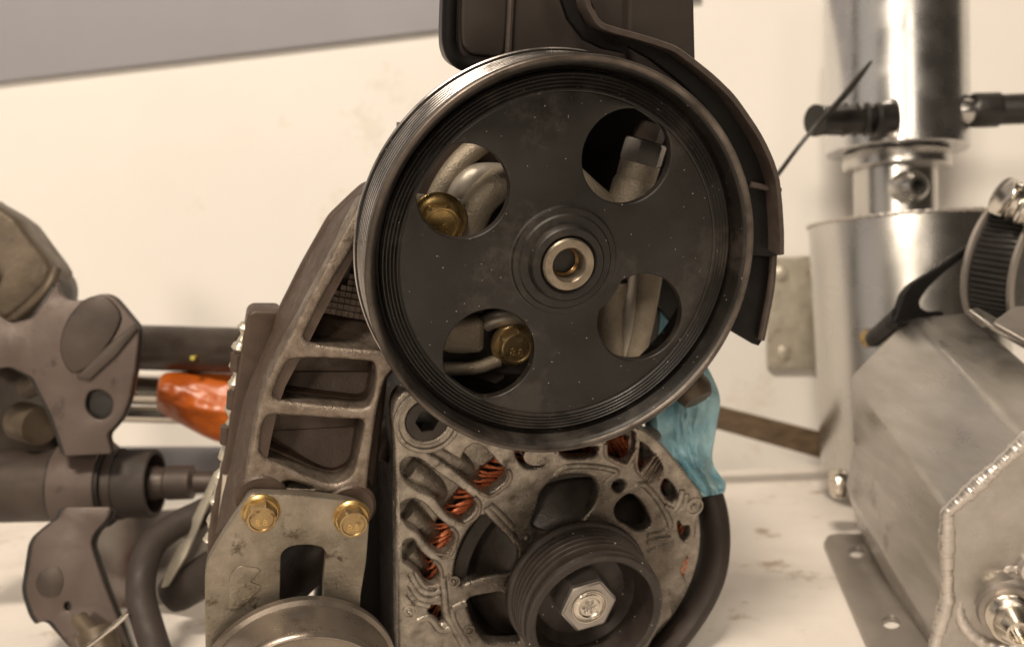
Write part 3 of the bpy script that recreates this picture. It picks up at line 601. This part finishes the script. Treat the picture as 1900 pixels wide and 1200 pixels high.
    P2 = [bm.verts.new(v.co + FM.u * .006 - FM.v * .003) for v in P]; Q2 = [bm.verts.new(v.co + FM.u * .006 - FM.v * .003) for v in Q]
    for i in range(len(A) - 1):
        bm.faces.new((P[i], P[i + 1], Q[i + 1], Q[i])); bm.faces.new((P2[i], P2[i + 1], Q2[i + 1], Q2[i]))
        bm.faces.new((P[i], P[i + 1], P2[i + 1], P2[i])); bm.faces.new((Q[i], Q[i + 1], Q2[i + 1], Q2[i]))
    bm.faces.new((P[0], Q[0], Q2[0], P2[0])); bm.faces.new((P[-1], Q[-1], Q2[-1], P2[-1]))
    link('side_wall', mesh_of(bm), M['bracket'], root, ang=40)
    # joint flange at the far left with a rough machined edge
    fl = [(520, 577), (470, 577), (460, 584), (450, 640), (440, 700), (430, 760), (420, 830), (405, 900), (392, 960), (385, 1010), (384, 1060), (470, 1060), (540, 900), (560, 700)]
    plate('joint_flange', FM, fl, [], T0 - 33, T0 - 45, M['bracket'], root, bev=1.2, rc=2)
    edge = [(458, 600), (447, 640), (440, 680), (436, 720), (430, 770), (424, 820), (414, 868), (404, 920), (397, 960), (392, 1000)]
    e = smooth_pts([tuple(FM.P(x, y, (T0 - 40) * MM)) for x, y in edge], 8, False)
    tube('machined_edge', e, [.0022 + .0009 * math.sin(i * .9) + random.uniform(-.0004, .0006) for i in range(len(e))], M['galv'], root, seg=10)
    for x, y in ((444, 665), (437, 735), (425, 800)):
        tube('flange_bolt_boss', [FM.P(x - 4, y - 10, (T0 - 38) * MM), FM.P(x - 6, y + 22, (T0 - 38) * MM)], .0024, M['bracket'], root, seg=12)
    tube('flange_bolt_boss', [FM.P(422, 878, (T0 - 34) * MM), FM.P(414, 955, (T0 - 34) * MM)], .0022, M['galv'], root, seg=10)
    u, v = [k / MM for k in FM.px(632, 415, (T0 - 20) * MM)]
    lathe('casting_pip', FM, u, v, [(2.2, T0 - 26), (2.0, T0 - 20), (.01, T0 - 19)], M['bracket'], root, seg=20)
    # corner bosses behind the two plate bolts
    for x, y in ((483, 925), (650, 942)):
        u, v = [k / MM for k in FM.px(x, y, T0 * MM)]
        lathe('bolt_boss', FM, u, v, [(10.2, T0 - 12), (10.0, T0 - .5), (8.8, T0 + .8), (.01, T0 + .8)], M['bracket'], root, seg=48)
    # added black sheet that darkens the gap to the alternator
    plate('gap_dark_sheet', FM, [(640, 640), (800, 560), (800, 800), (790, 1300), (560, 1300), (600, 1000)], [], -104, -112, M['blackrubber'], root, bev=1)
    tube('casting_arm', [FM.P(700, 850, -.07), FM.P(725, 800, -.075), FM.P(750, 740, -.08)], .005, M['bracket'], root, seg=14)
    tube('lower_casting', [FM.P(640, 960, -.055), FM.P(560, 1040, -.055), FM.P(480, 1120, -.06)], .012, M['castdark'], root, seg=20)
    # --- steel plate
    PT = -25.5
    po = [(448, 941), (463, 917), (506, 918), (560, 919), (636, 928), (668, 936), (686, 952), (684, 985), (680, 1040), (669, 1105), (662, 1230), (640, 1330), (385, 1330), (381, 1195), (380, 1065), (386, 1038), (415, 990)]
    ph = [(519, 1120), (520, 1085), (521, 1030), (530, 1018), (545, 1012), (575, 1010), (598, 1015), (605, 1024), (602, 1060), (600, 1085), (600, 1200), (519, 1200)]
    pl = link('steel_plate', slab(FM, roundc(pxs(FM, po, PT), 2.5), [roundc(pxs(FM, ph, PT), 1.6, 3)], PT, PT - 5, .5), M['plate'], root)
    mk = [r4(*p) for p in [(150, 1010), (148, 860), (165, 815), (205, 785), (300, 798), (312, 812), (255, 868), (320, 890), (245, 965), (200, 1010)]]
    link('raised_mark', slab(FM, roundc(pxs(FM, mk, PT), 1.2, 3), [], PT + .55, PT - 1, .35), M['plate'], pl)
    flange_bolt(FM, 484, 948, PT, 7.0, 5.9, root, rot=.25, hh=6.6, m='golddull', fm='gold')
    flange_bolt(FM, 652, 958, PT, 7.0, 5.9, root, rot=.05, hh=6.6, m='golddull', fm='gold')
    # --- smooth idler pulley
    u, v = [k / MM for k in FM.px(557, 1266, -20 * MM)]
    rr = 38.0
    idl = lathe('idler_pulley', FM, u, v, [(20, -22), (rr - 1.2, -22), (rr, -21.2), (rr, -18.4), (rr - 1.6, -17.4), (rr - 2.0, -3), (rr - 2.6, -.6), (rr - 3.4, 0), (rr - 4.4, -.3), (rr - 5.2, -2), (rr - 7, -9), (rr - 14, -11), (14, -10)], M['idler'], root, seg=160, ang=50)
    lathe('bearing', FM, u, v, [(15, -12), (15, -8), (9, -8), (8.6, -9), (5, -9), (5, -6), (.01, -6)], M['steel'], idl, seg=64)
bracket()
#BACKGROUND
# ================================================================ left background: stamped steering bracket, pipes, wrap, cable
def cyl_pts(p0, p1, d0, d1, n=2): return [at(p0[0] + (p1[0] - p0[0]) * i / (n - 1), p0[1] + (p1[1] - p0[1]) * i / (n - 1), d0 + (d1 - d0) * i / (n - 1)) for i in range(n)]
def blob(name, A, B, d, bulge, seed, m, label, cat, NV=44, amp=.0035, edge=.5, foldn=(0, 0), fine=0):
    """closed soft body between two traced edges: front and back skins swell apart and carry creases"""
    from mathutils import noise as NZ
    bm = bmesh.new(); n = len(A); rings = []
    for i in range(n):
        t = i / (n - 1); row = []
        endf = math.sqrt(max(0, 1 - (2 * min(t, .5) - 1) ** 4)) if edge else 1
        for side in (1, -1):
            for j in (range(NV + 1) if side == 1 else range(NV - 1, 0, -1)):
                q = j / NV; x = A[i][0] + (B[i][0] - A[i][0]) * q; y = A[i][1] + (B[i][1] - A[i][1]) * q
                pf = math.sin(math.pi * q) ** .6 if 0 < q < 1 else 0
                nz = NZ.ridged_multi_fractal(Vector((t * 2.6 + seed, q * 2.0 + .5 * t, seed * .7)), .9, 2.1, 3, 1.0, 2.0) - 1.0
                nz += fine * (NZ.ridged_multi_fractal(Vector((t * 8 + seed, q * 5.5 - 2 * t, 5.1)), .9, 2.1, 2, 1.0, 2.0) - 1.0)
                nz += .6 * NZ.noise(Vector((t * 9 + seed, q * 7, side)))
                f = foldn[0] * math.sin(2 * math.pi * (foldn[1] * q + .3 * t))
                dd = bulge * pf * endf + (amp * nz + f) * pf
                row.append(bm.verts.new(at(x, y, d - side * dd if side == 1 else d + dd * .7 + .001)))
        rings.append(row)
    N = len(rings[0])
    for P, Q in zip(rings, rings[1:]):
        for k in range(N): bm.faces.new((P[k], P[(k + 1) % N], Q[(k + 1) % N], Q[k]))
    bm.faces.new(rings[0][::-1]); bm.faces.new(rings[-1])
    return link(name, mesh_of(bm), m, label=label, cat=cat, ang=50)
def left_side():
    root = thing('column_bracket', at(130, 1150, .47), 'brown stamped steel bracket clamped round a horizontal tube at far left', 'bracket')
    F1 = FA(180, 750, .50, 8)
    # main tube with black sleeve and stud
    ta, tb = at(-120, 905, .53), at(228, 897, .53)
    ax = (tb - ta).normalized()
    tube('column_tube', [ta, tb], 66 / FPX * .53, M['steelbrown'], root, seg=48)
    fr = Frame(tb, CR @ Vector((0, 0, 1)), CR @ Vector((0, 1, 0))); fr.n = ax; fr.u = ax.orthogonal().normalized(); fr.v = ax.cross(fr.u)
    rs = 63 / FPX * .53 / MM
    lathe('black_sleeve', fr, 0, 0, [(rs * .9, -20), (rs, -14), (rs, 17), (rs * .97, 18), (rs * .86, 18), (rs * .82, 10), (rs * .8, -10), (.01, -10)], M['rubber'], root, seg=64)
    lathe('splined_stud', fr, 0, 0, [(9.5, -10), (9.5, 18), (8.5, 20), (8.5, 24), (9.4, 25), (9.2, 38), (6, 40), (5.5, 50), (.01, 50)], M['steelbrown'], root, seg=32)
    fb = Frame(at(162, 898, .53), fr.u, fr.v); fb.n = ax; fb.u = fr.u; fb.v = fr.v
    lathe('strap_band', fb, 0, 0, [(rs * 1.02, -12.5), (rs * 1.22, -12.5), (rs * 1.25, -12), (rs * 1.25, 12), (rs * 1.22, 12.5), (rs * 1.02, 12.5)], M['strap'], root, seg=64)
    lathe('dark_edge_ring', fb, 0, 0, [(rs * 1.0, -14.6), (rs * 1.10, -14.6), (rs * 1.17, -14), (rs * 1.17, 14), (rs * 1.10, 14.6), (rs * 1.0, 14.6)], M['blackrubber'], root, seg=64)  # black ring reaching past the strap on both sides as its dark edges
    up = [(108, 520), (112, 545), (130, 558), (160, 556), (178, 547), (196, 544), (212, 552), (228, 570), (246, 592), (258, 606), (256, 640), (250, 690), (240, 740), (228, 772), (214, 790), (198, 806), (208, 842), (120, 846), (112, 818), (95, 770), (60, 700), (20, 680), (-40, 690), (-40, 560), (20, 600), (60, 590)]
    plate('upper_plate', F1, up, [[(165, 728), (190, 724), (208, 742), (204, 768), (182, 778), (160, 758)]], 0, -3, M['strap'], root, bev=.9, rc=2)
    plate('dark_edge_plate', F1, [(x - 7 if x < 150 else x + 5, y) for x, y in up], [], -4, -9, M['blackrubber'], root, bev=1, rc=3)  # black copy of the outline, slightly wider, as a dark edge
    plate('plate_fold', F1, [(140, 700), (200, 640), (250, 600), (256, 610), (215, 660), (165, 706)], [], 2.0, -1, M['steelbrown'], root, bev=.7, rc=1)
    plate('plate_boss', F1, [(150, 560), (180, 548), (205, 556), (225, 590), (200, 640), (165, 680), (130, 690), (110, 650), (120, 600)], [], 1.6, -1, M['steelbrown'], root, bev=1.2, sm=3)
    lo = [(118, 940), (208, 940), (200, 962), (176, 986), (168, 1006), (178, 1040), (194, 1085), (212, 1130), (232, 1180), (250, 1230), (150, 1230), (96, 1152), (84, 1150), (74, 1156), (62, 1140), (50, 1104), (48, 1088), (60, 1008), (68, 992), (94, 970), (112, 958)]
    FL = FA(150, 1080, .478, 8, -6)
    hole = [(125 + 6 * math.cos(t), 1124 + 8 * math.sin(t)) for t in [2 * math.pi * k / 12 for k in range(12)]]
    plate('lower_plate', FL, lo, [hole], 0, -2.4, M['strap'], root, bev=.8, rc=3)
    plate('dark_edge_plate', FL, [(x - 9 if x < 150 else x + 6, y + 3) for x, y in lo], [], -3, -9, M['blackrubber'], root, bev=1.0, rc=3)  # same dark edge behind the lower plate
    plate('plate_stain', FL, [(75, 1060), (105, 1050), (118, 1075), (108, 1105), (80, 1106), (66, 1085)], [], .25, -1, M['steeldark'], root, bev=.2, sm=3)
    tube('lower_pipe', [at(176, 1172, .462), at(215, 1290, .45)], .0088, M['steeldirty'], root, seg=32)
    tube('threaded_stub', [at(146, 1148, .468), at(172, 1180, .462)], .0042, M['steeldirty'], root, seg=20)
    tube('pipe_clip', [at(150, 1208, .445), at(200, 1170, .445), at(238, 1136, .445)], .0012, M['steel'], root, k=4, seg=10)
    # corroded cover at the top left
    F2 = FA(40, 500, .53, 10)
    plate('corroded_cover', F2, [(-60, 350), (0, 384), (30, 405), (60, 446), (86, 480), (98, 500), (92, 522), (60, 560), (10, 596), (-60, 600)], [], 14, -30, M['steeldirty'], root, bev=3.5, rc=1.5)
    tube('cover_rim', [at(104, 500, .515), at(90, 532, .51), (at(50, 574, .51)), at(0, 612, .51), at(-40, 640, .51)], .0030, M['steeldirty'], root, k=4, seg=14)
    plate('cover_base', F2, [(100, 500), (112, 530), (108, 570), (80, 640), (-60, 700), (-60, 600), (20, 590)], [], 2, -40, M['steelbrown'], root, bev=4, rc=4)
    F3 = FC(.56)
    plate('inner_housing', F3, [(-60, 640), (60, 660), (110, 740), (120, 840), (-60, 845)], [], 0, -30, M['steeldark'], root, bev=4, rc=6)
    tube('inner_sleeve', [at(40, 780, .53), at(75, 790, .52)], .0105, M['steeldirty'], root, seg=28)
    tube('inner_sleeve', [at(50, 720, .54), at(90, 700, .53)], .006, M['steeldirty'], root, seg=20)
    u, v = [k / MM for k in F1.px(-2, 912, 0)]
    o = tube('dark_steel_pipe', [at(180, 642, .60), at(460, 650, .56)], [42 / FPX * .60, 42 / FPX * .56], M['steeldark'], seg=40, label='dark steel pipe running horizontally above the orange wrap to the bracket', cat='pipe')
    f = Frame(at(357, 664, .552), CR @ Vector((1, 0, 0)), CR @ Vector((0, 1, 0)))
    link('paint_dot', slab(f, ngon(14, 1.4, 0, 0, 0), [], .2, -6, .1), M['yellow'], o)
    for i, (y0, y1, r, lab) in enumerate(((722, 722, .0096, 'upper of two bright steel rods entering the orange wrap'), (768, 768, .0052, 'lower thin bright steel rod entering the orange wrap'))):
        tube('steel_rod', [at(170, y0 - 2, .61), at(360, y1 + 3, .60)], r, M['chrome'], seg=32, label=lab, cat='rod', group='steel rods behind the stamped bracket')
    # orange wrap: a closed crumpled cushion of plastic film
    top = smooth_pts([(294, 704), (306, 692), (340, 689), (400, 690), (460, 692)], 10, False)
    bot = smooth_pts([(289, 738), (296, 762), (335, 786), (400, 818), (460, 826)], 10, False)
    blob('orange_wrap', top, bot, .575, .016, 5, M['orange'], 'crumpled orange plastic wrap pulled over the ends of the steel rods', 'plastic wrap', amp=.0018)
    # grey beam behind
    tube('grey_tube', [at(150, 872, .68), at(620, 872, .67)], .0165, M['flatgrey'], seg=32, label='grey tube lying behind the stud, beneath the orange wrap', cat='tube')
    # curved satin sheet below the sleeve
    bm = bmesh.new(); g = []
    for i in range(17):
        t = i / 16; row = []
        for j in range(17):
            s = j / 16
            x = 165 + 210 * s - 10 * t; y = 960 + 175 * t - 20 * s
            row.append(bm.verts.new(at(x, y, .56 - .05 * t + .03 * math.sin(3.1 * s) * (1 if s < .5 else 1))))
        g.append(row)
    for i in range(16):
        for j in range(16): bm.faces.new((g[i][j], g[i][j + 1], g[i + 1][j + 1], g[i + 1][j]))
    r = bmesh.ops.extrude_face_region(bm, geom=list(bm.faces))
    for v in [q for q in r['geom'] if isinstance(q, bmesh.types.BMVert)]: v.co += CR @ Vector((0, 0, -.002))
    link('metal_sheet', mesh_of(bm), M['foot'], label='curved satin metal sheet below the black sleeve, behind the cable', cat='metal sheet')
    tube('black_cable', [at(450, 905, .50), at(385, 945, .49), at(325, 975, .48), at(283, 1010, .47), at(264, 1060, .46), at(262, 1110, .455), at(275, 1160, .45), at(300, 1240, .44)], 26 / FPX * .47, M['rubber'], k=6, seg=24,
         label='thick dark rubber cable arching down left of the bracket', cat='cable')
    tube('rubber_hose', [at(312, 1108, .50), at(330, 1096, .50), at(400, 1055, .49), at(470, 1020, .485)], [.0085, .0105, .0105, .0105], M['rubber'], seg=24,
         label='dark rubber hose with rounded end beside the steel plate', cat='hose')
    F4 = FA(350, 990, .48, -30)
    plate('steel_strip', F4, [(298, 1090), (312, 1050), (345, 985), (395, 880), (402, 876), (404, 890), (372, 965), (345, 1030), (310, 1088)], [], 0, -1.6, M['galv'], bev=.3, rc=1, label='thin pale steel strip leaning against the left side of the bracket', cat='metal strip')
    plate('triangular_gusset', FA(360, 1000, .49, -10), [(345, 1010), (385, 950), (392, 960), (388, 1045), (330, 1068)], [], 0, -2, M['foot'], bev=.4, label='small dull triangular metal gusset behind the pale strip', cat='gusset')
left_side()

# ================================================================ right background
def right_side():
    # ---- two-stage polished catch can
    D = .66
    top, base = at(1660, -120, D), at(1684, 1010, D); base = at(1672, 400, D)
    root = thing('catch_can', at(1700, 860, D), 'polished aluminium two-tier catch can standing against the wall', 'catch can')
    ax1 = (at(1661, 0, D) - at(1664, 280, D)).normalized()
    def fr_at(o, ax):
        f = Frame(o, (1, 0, 0), (0, 0, 1)); f.n = ax; f.u = (Vector((1, 0, 0)) - ax * ax.x).normalized(); f.v = ax.cross(f.u); return f
    k = D / FPX / MM
    fu = fr_at(at(1663, 283, D), ax1)
    lathe('upper_can', fu, 0, 0, [(.01, 0), (126 * k - .8, 0), (126 * k, .8), (126 * k, 140)], M['polish'], root, seg=96)
    lathe('collar', fu, 0, 0, [(70 * k, -1), (93 * k, -1.5), (95 * k, -3), (95 * k, -10.5), (92 * k, -12), (70 * k, -12)], M['alu'], root, seg=96)
    lathe('neck', fu, -1, 0, [(73 * k, 0), (73 * k, -45)], M['alu'], root, seg=96)
    # port on the neck
    p = at(1696, 346, D - .031); fp = fr_at(p, (CR @ Vector((.15, .0, 1))).normalized())
    fp.u = Vector((1, 0, 0)); fp.v = fp.n.cross(fp.u).normalized(); fp.u = fp.v.cross(fp.n)
    prt = lathe('port', fp, 0, 0, [(13, -12), (10.5, 0), (8, 3), (6.5, 5.5), (4.2, 5.5), (3.8, 1), (.01, 1)], M['alu'], root, seg=40)
    lathe('port_bore', fp, 0, 0, [(3.7, 1.6), (.01, 1.5)], M['black'], prt, seg=24)
    # lower can, its axis leaning as the lens roll shows
    DL = .665; ax2 = (at(1672, 400, DL) - at(1694, 850, DL)).normalized(); kl = DL / FPX / MM
    fl = fr_at(at(1677, 408, DL), ax2)
    lower = lathe('lower_can', fl, 0, 0, [(.01, 0), (168 * kl, 0), (170 * kl, -1.5), (168 * kl, -170), (.01, -170)], M['alu'], root, seg=128)
    bm = bmesh.new(); pts = []; rr = []
    for i in range(221):
        a = 2 * math.pi * i / 220; pts.append(fl.w(170 * kl * MM * math.cos(a), 170 * kl * MM * math.sin(a), -.0006)); rr.append(.0011 + .00025 * math.sin(i * 1.9) + random.uniform(-.0002, .0002))
    tube_bm(bm, pts, rr, 8, caps=False); link('rim_weld', mesh_of(bm), M['weld'], lower)
    wp = plate('wall_bracket', FW, [(1422, 478), (1520, 474), (1530, 684), (1436, 684), (1424, 676)], [], 8, 4.5, M['galv'], root, bev=.8, rc=2)
    for x, y in ((1449, 508), (1454, 655)):
        u, v = [q / MM for q in FW.px(x, y, .008)]
        lathe('screw', FW, u, v, [(6.5, 7.9), (5.5, 10), (3, 11), (.01, 11)], M['galv'], wp, seg=24)
    # ---- hose stubs on the upper can
    h = tube('barbed_fitting', [at(1652, 219, .615), at(1600, 222, .61), at(1575, 222, .605)], [.0105, .0088, .0085], M['blackrubber'], root, seg=24)
    for bx in (1566, 1586, 1606, 1628): tube('barb', [at(bx - 6, 222, .606), at(bx, 222, .606), at(bx + 1, 222, .606)], [.0092, .0108, .0090], M['blackrubber'], h, seg=24)
    tube('hose_stub', [at(1602, 222, .608), at(1560, 224, .60), at(1528, 224, .595), at(1512, 224, .592)], [.0090, .0092, .0088, .0098], M['blackrubber'], h, seg=24)
    tube('weld_ring', [at(1652 + 6 + 9 * math.cos(a) * .8, 222 + 34 * math.sin(a), .613) for a in [2 * math.pi * i / 24 for i in range(25)]], .0022, M['weld'], root, seg=8)
    tube('outlet_elbow', [at(1760, 208, .635), at(1790, 207, .63), at(1815, 206, .63)], [.0115, .0085, .0075], M['alu'], root, k=4, seg=24)
    tube('vent_hose', [at(1803, 205, .63), at(1808, 205, .63), at(1850, 204, .63), at(1854, 204, .63), at(1990, 198, .62)], [.0105, .0112, .0112, .0098, .0098], M['blackrubber'], seg=24,
         label='black rubber hose leaving the right side of the upper can', cat='hose')
    tube('cable_tie', [at(1425, 348, .50), at(1450, 315, .51), at(1482, 272, .53), at(1516, 232, .565), at(1560, 185, .575), at(1594, 143, .58), at(1617, 114, .58)], [.0013, .0013, .0013, .0015, .0021, .0019, .0008], M['blackrubber'], k=5, seg=8,
         label='thin black cable tie poking up diagonally from the hose stub', cat='cable tie')
    # ---- breather filter at the right edge
    f = FA(1925, 500, .52, 40, 12); cu = cv = 0
    flt = lathe('breather_filter', f, cu, cv, [(.01, -22), (33, -22), (34, -20), (34, 1), (33, 3), (.01, 3)], M['blackrubber'], seg=96,
                label='black pleated breather filter at the right edge behind the tank', cat='filter')
    bm = bmesh.new()
    for i in range(70):
        a = 2 * math.pi * i / 70
        tube_bm(bm, [f.w((cu + 34.2 * math.cos(a)) * MM, (cv + 34.2 * math.sin(a)) * MM, s * MM) for s in (-19, 0)], .0010, 6)
    link('pleats', mesh_of(bm), M['blackrubber'], flt, kind='stuff')
    for s in (1, -23):
        lathe('end_ring', f, cu, cv, [(35, s - 1), (36.0, s), (36.0, s + 1.6), (35, s + 2.2), (33, s + 2.5)], M['foot'], flt, seg=96)
    hp = [at(1858, 362, .50), at(1878, 372, .50), at(1905, 388, .495), at(1950, 412, .49), at(2010, 450, .48)]
    hp = smooth_pts([tuple(p) for p in hp], 22, False)
    tube('ribbed_connector', hp, [.0092 + .0010 * math.sin(i * .75) for i in range(len(hp))], M['chrome'], seg=24, label='silver ribbed hose connector in the upper right before the filter', cat='connector')
    # ---- black lever arm on the can, with a brass nut
    lev = plate('lever_arm', FA(1700, 560, .515, 12), [(1800, 452), (1776, 470), (1740, 496), (1690, 528), (1676, 545), (1663, 586), (1655, 600), (1700, 600), (1738, 600), (1752, 588), (1752, 578), (1742, 576), (1722, 578), (1708, 570), (1707, 558), (1722, 535), (1752, 506), (1800, 470)], [], 0, -5, M['black'], bev=.9, rc=2,
                label='black forked lever arm in front of the lower can', cat='lever')
    tube('lever_root', [at(1672, 584, .515), at(1645, 608, .54), at(1622, 628, .565)], .0052, M['black'], lev, k=3, seg=14)
    tube('brass_nut', [at(1622, 624, .592), at(1612, 627, .60)], [.0045, .0060], M['brass'], lev, seg=14)
    # ---- welded aluminium tank
    v1 = at(1757, 948, .400); far = at(1578, 698, .530); ax = (v1 - far).normalized(); L = (v1 - far).length
    ft = Frame(v1, (1, 0, 0), (0, 0, 1)); ft.n = ax; ft.u = (Vector((1, 0, 0)) - ax * ax.x).normalized(); ft.v = ax.cross(ft.u)
    # cap outline: keep the traced chamfer
    capx = [(1757, 948), (1758, 1110), (1735, 1196), (1760, 1290), (2150, 1330), (2150, 900), (2050, 800), (1905, 812)]
    co = [tuple(q / MM for q in ft.px(x, y, 0)) for x, y in capx]
    tk = thing('fuel_tank', B3(1760, 1200), 'welded satin aluminium swirl tank with chamfered body on the bench at right', 'tank')
    link('tank_body', slab(ft, roundc(co, 2.5, 3), [], -2, -L / MM, 1.5), M['tank'], tk)
    cap = link('end_cap', slab(ft, roundc(co, 2.5, 3), [], 0, -2.5, .6), M['tank'], tk)
    path = [(2060, 806), (1905, 815), (1757, 950), (1757, 1020), (1758, 1110), (1733, 1200), (1740, 1260)]
    dense = []
    for (x0, y0), (x1, y1) in zip(path, path[1:]):
        n = max(4, int(math.hypot(x1 - x0, y1 - y0) / 2.2)); dense += [(x0 + (x1 - x0) * i / n, y0 + (y1 - y0) * i / n) for i in range(n)]
    pts = [ft.P(x, y, -.0002) for x, y in dense]; rr = []
    ph = 0
    for i in range(len(pts)):
        ph += .25 + .09 * math.sin(i * .21) + random.uniform(-.03, .03)
        rr.append(.0028 + .0003 * (1 - abs(ph % 1 * 2 - 1)) + .0004 * math.sin(i * .11) + .0002 * math.sin(i * .47))
    bm = bmesh.new(); tube_bm(bm, pts, rr, 14); link('weld_bead', mesh_of(bm), M['weld'], tk, ang=80)
    # lifted tab along the top edge, at the right
    plate('top_tab', FA(1850, 600, .47, 10, -35), [(1798, 574), (1814, 570), (1850, 590), (1990, 665), (1990, 690), (1845, 608)], [], 0, -2.4, M['tank'], tk, bev=.5)
    plate('top_bracket', FA(1880, 600, .46, 0, -45), [(1842, 598), (1880, 568), (1990, 560), (1990, 680)], [], 0, -2.4, M['foot'], tk, bev=.5, rc=2)
    # lower side ledge and foot
    def B(x, y, h=0): return FB.P(x, y, h)
    foot = [(1528, 1006), (1536, 992), (1556, 988), (1616, 990), (1765, 1190), (1775, 1215), (1618, 1215)]
    plate('mounting_foot', FB, foot, [[(1590 + 15 * math.cos(t), 1023 + 10 * math.sin(t)) for t in [2 * math.pi * i / 12 for i in range(12)]], [(1654 + 17 * math.cos(t), 1153 + 12 * math.sin(t)) for t in [2 * math.pi * i / 12 for i in range(12)]]], 3.5, .8, M['foot'], tk, bev=.4, rc=2)
    bm = bmesh.new()
    a0, a1 = B(1606, 992, .0036), B(1752, 1190, .0036)
    b0, b1 = at(1602, 950, (a0 - CO).dot(CR @ Vector((0, 0, -1))) - .002), at(1752, 1135, (a1 - CO).dot(CR @ Vector((0, 0, -1))) - .002)
    vs = [bm.verts.new(p) for p in (a0, a1, b1, b0)]; bm.faces.new(vs); r = bmesh.ops.extrude_face_region(bm, geom=list(bm.faces))
    for v in [g for g in r['geom'] if isinstance(g, bmesh.types.BMVert)]: v.co += Vector((.003, .001, 0))
    link('foot_web', mesh_of(bm), M['foot'], tk)
    dd = (CR @ Vector((0, 0, -1)))
    q = (a0 - CO).dot(dd)
    tube('side_bung', [at(1602, 898, q), at(1575, 897, q), at(1560, 897, q), at(1545, 897, q)], [.0062, .0064, .0092, .0084], M['steel'], tk, k=3, seg=28)
    tube('side_pipe', [at(1592, 905, q + .01), at(1618, 985, q - .02)], .0042, M['tank'], tk, seg=16)
    # outlet fitting on the cap
    fu_, fv_ = ft.px(1864, 1124); fc = Frame(ft.w(fu_, fv_), ft.u, ft.v); fc.n = (CR @ Vector((-.22, -.20, .95))).normalized(); fc.u = (ft.u - fc.n * ft.u.dot(fc.n)).normalized(); fc.v = fc.n.cross(fc.u)
    lathe('fitting_boss', fc, 0, 0, [(20, -3), (19, .8), (14, 1.6), (12, 2.4), (11.5, 6), (.01, 6)], M['foot'], tk, seg=64)
    pts = [fc.w(.0185 * math.cos(2 * math.pi * i / 130), .0185 * math.sin(2 * math.pi * i / 130), .0008) for i in range(131)]
    bm = bmesh.new(); tube_bm(bm, pts, [.0026 + .0005 * (1 - abs((i / 5.0) % 1 * 2 - 1)) for i in range(131)], 10, caps=False); link('boss_weld', mesh_of(bm), M['weld'], tk, ang=80)
    pf = [(9.6, 5), (9.6, 9)]
    for i in range(5): pf += [(8.6, 9.5 + i * 1.3), (9.5, 10.1 + i * 1.3)]
    pf += [(8.4, 16), (8.2, 17), (5.2, 24), (4.2, 24), (3.9, 18), (.01, 18)]
    lathe('threaded_outlet', fc, 0, 0, pf, M['steel'], tk, seg=64)
    lathe('small_bung', fc, 9, 19, [(6, -1), (6, 5), (5, 6.5), (.01, 6.5)], M['weld'], tk, seg=32)
    # ---- wood strip along the foot of the wall
    f = Frame(at(1430, 790, .70), CR @ Vector((.93, -.21, -.25)), CR @ Vector((.2, .95, .1)))
    plate('wooden_strip', f, [(1290, 742), (1345, 757), (1560, 812), (1565, 862), (1335, 797), (1290, 790)], [], 0, -8, M['wood'], bev=.5, label='dirty narrow wooden strip leaning along the wall foot', cat='wood strip')
    # ---- serpentine belt hanging down at the right of the alternator
    pp = [(1290, 870), (1313, 915), (1324, 960), (1326, 1010), (1318, 1060), (1296, 1110), (1262, 1160), (1215, 1215), (1150, 1270)]
    tube('drive_belt', [at(x, y, .455 - .001 * i) for i, (x, y) in enumerate(pp)], .0066, M['rubber'], k=6, seg=20, flat=2.2, up=CR @ Vector((0, 0, 1)),
         label='wide dull black drive belt curving down beside the alternator', cat='belt')
    # ---- blue nitrile glove hanging behind the pulley
    L_ = [(1170, 560), (1178, 640), (1186, 700), (1192, 760), (1204, 820), (1232, 860), (1262, 890), (1290, 912), (1302, 922)]
    R_ = [(1275, 560), (1292, 640), (1318, 690), (1336, 738), (1330, 790), (1322, 840), (1326, 866), (1346, 896), (1344, 914)]
    L_ = smooth_pts(L_, 8, False); R_ = smooth_pts(R_, 8, False)
    blob('rubber_glove', L_, R_, .435, .007, 11.3, M['blue'], 'crumpled blue nitrile glove hanging between the pulley and alternator', 'glove', NV=90, amp=.0078, foldn=(.0035, 1.7), fine=.35)
    tube('brown_plug', [at(1262, 690, .425), at(1284, 722, .422), at(1296, 742, .42)], [.006, .0085, .0065], M['steeldirty'], seg=20, k=3, label='small brown oily plug tucked against the blue glove', cat='plug')
def B3(x, y): return FB.P(x, y, 0)
right_side()
if 0:
    for p in ((895,880),(853,930),(815,990),(800,1055),(1140,830),(1195,860)):
        u,v=[k/MM for k in FM.px(*p,-.042)]; print('cu',round(math.hypot(u-AU,v-AV),1))
    for s in (0,-3,-6,5): 
        q=CR.transposed()@(FM.w(AU*MM,AV*MM,s*MM)-CO); print(s,950+FPX*q.x/-q.z,600-FPX*q.y/-q.z)
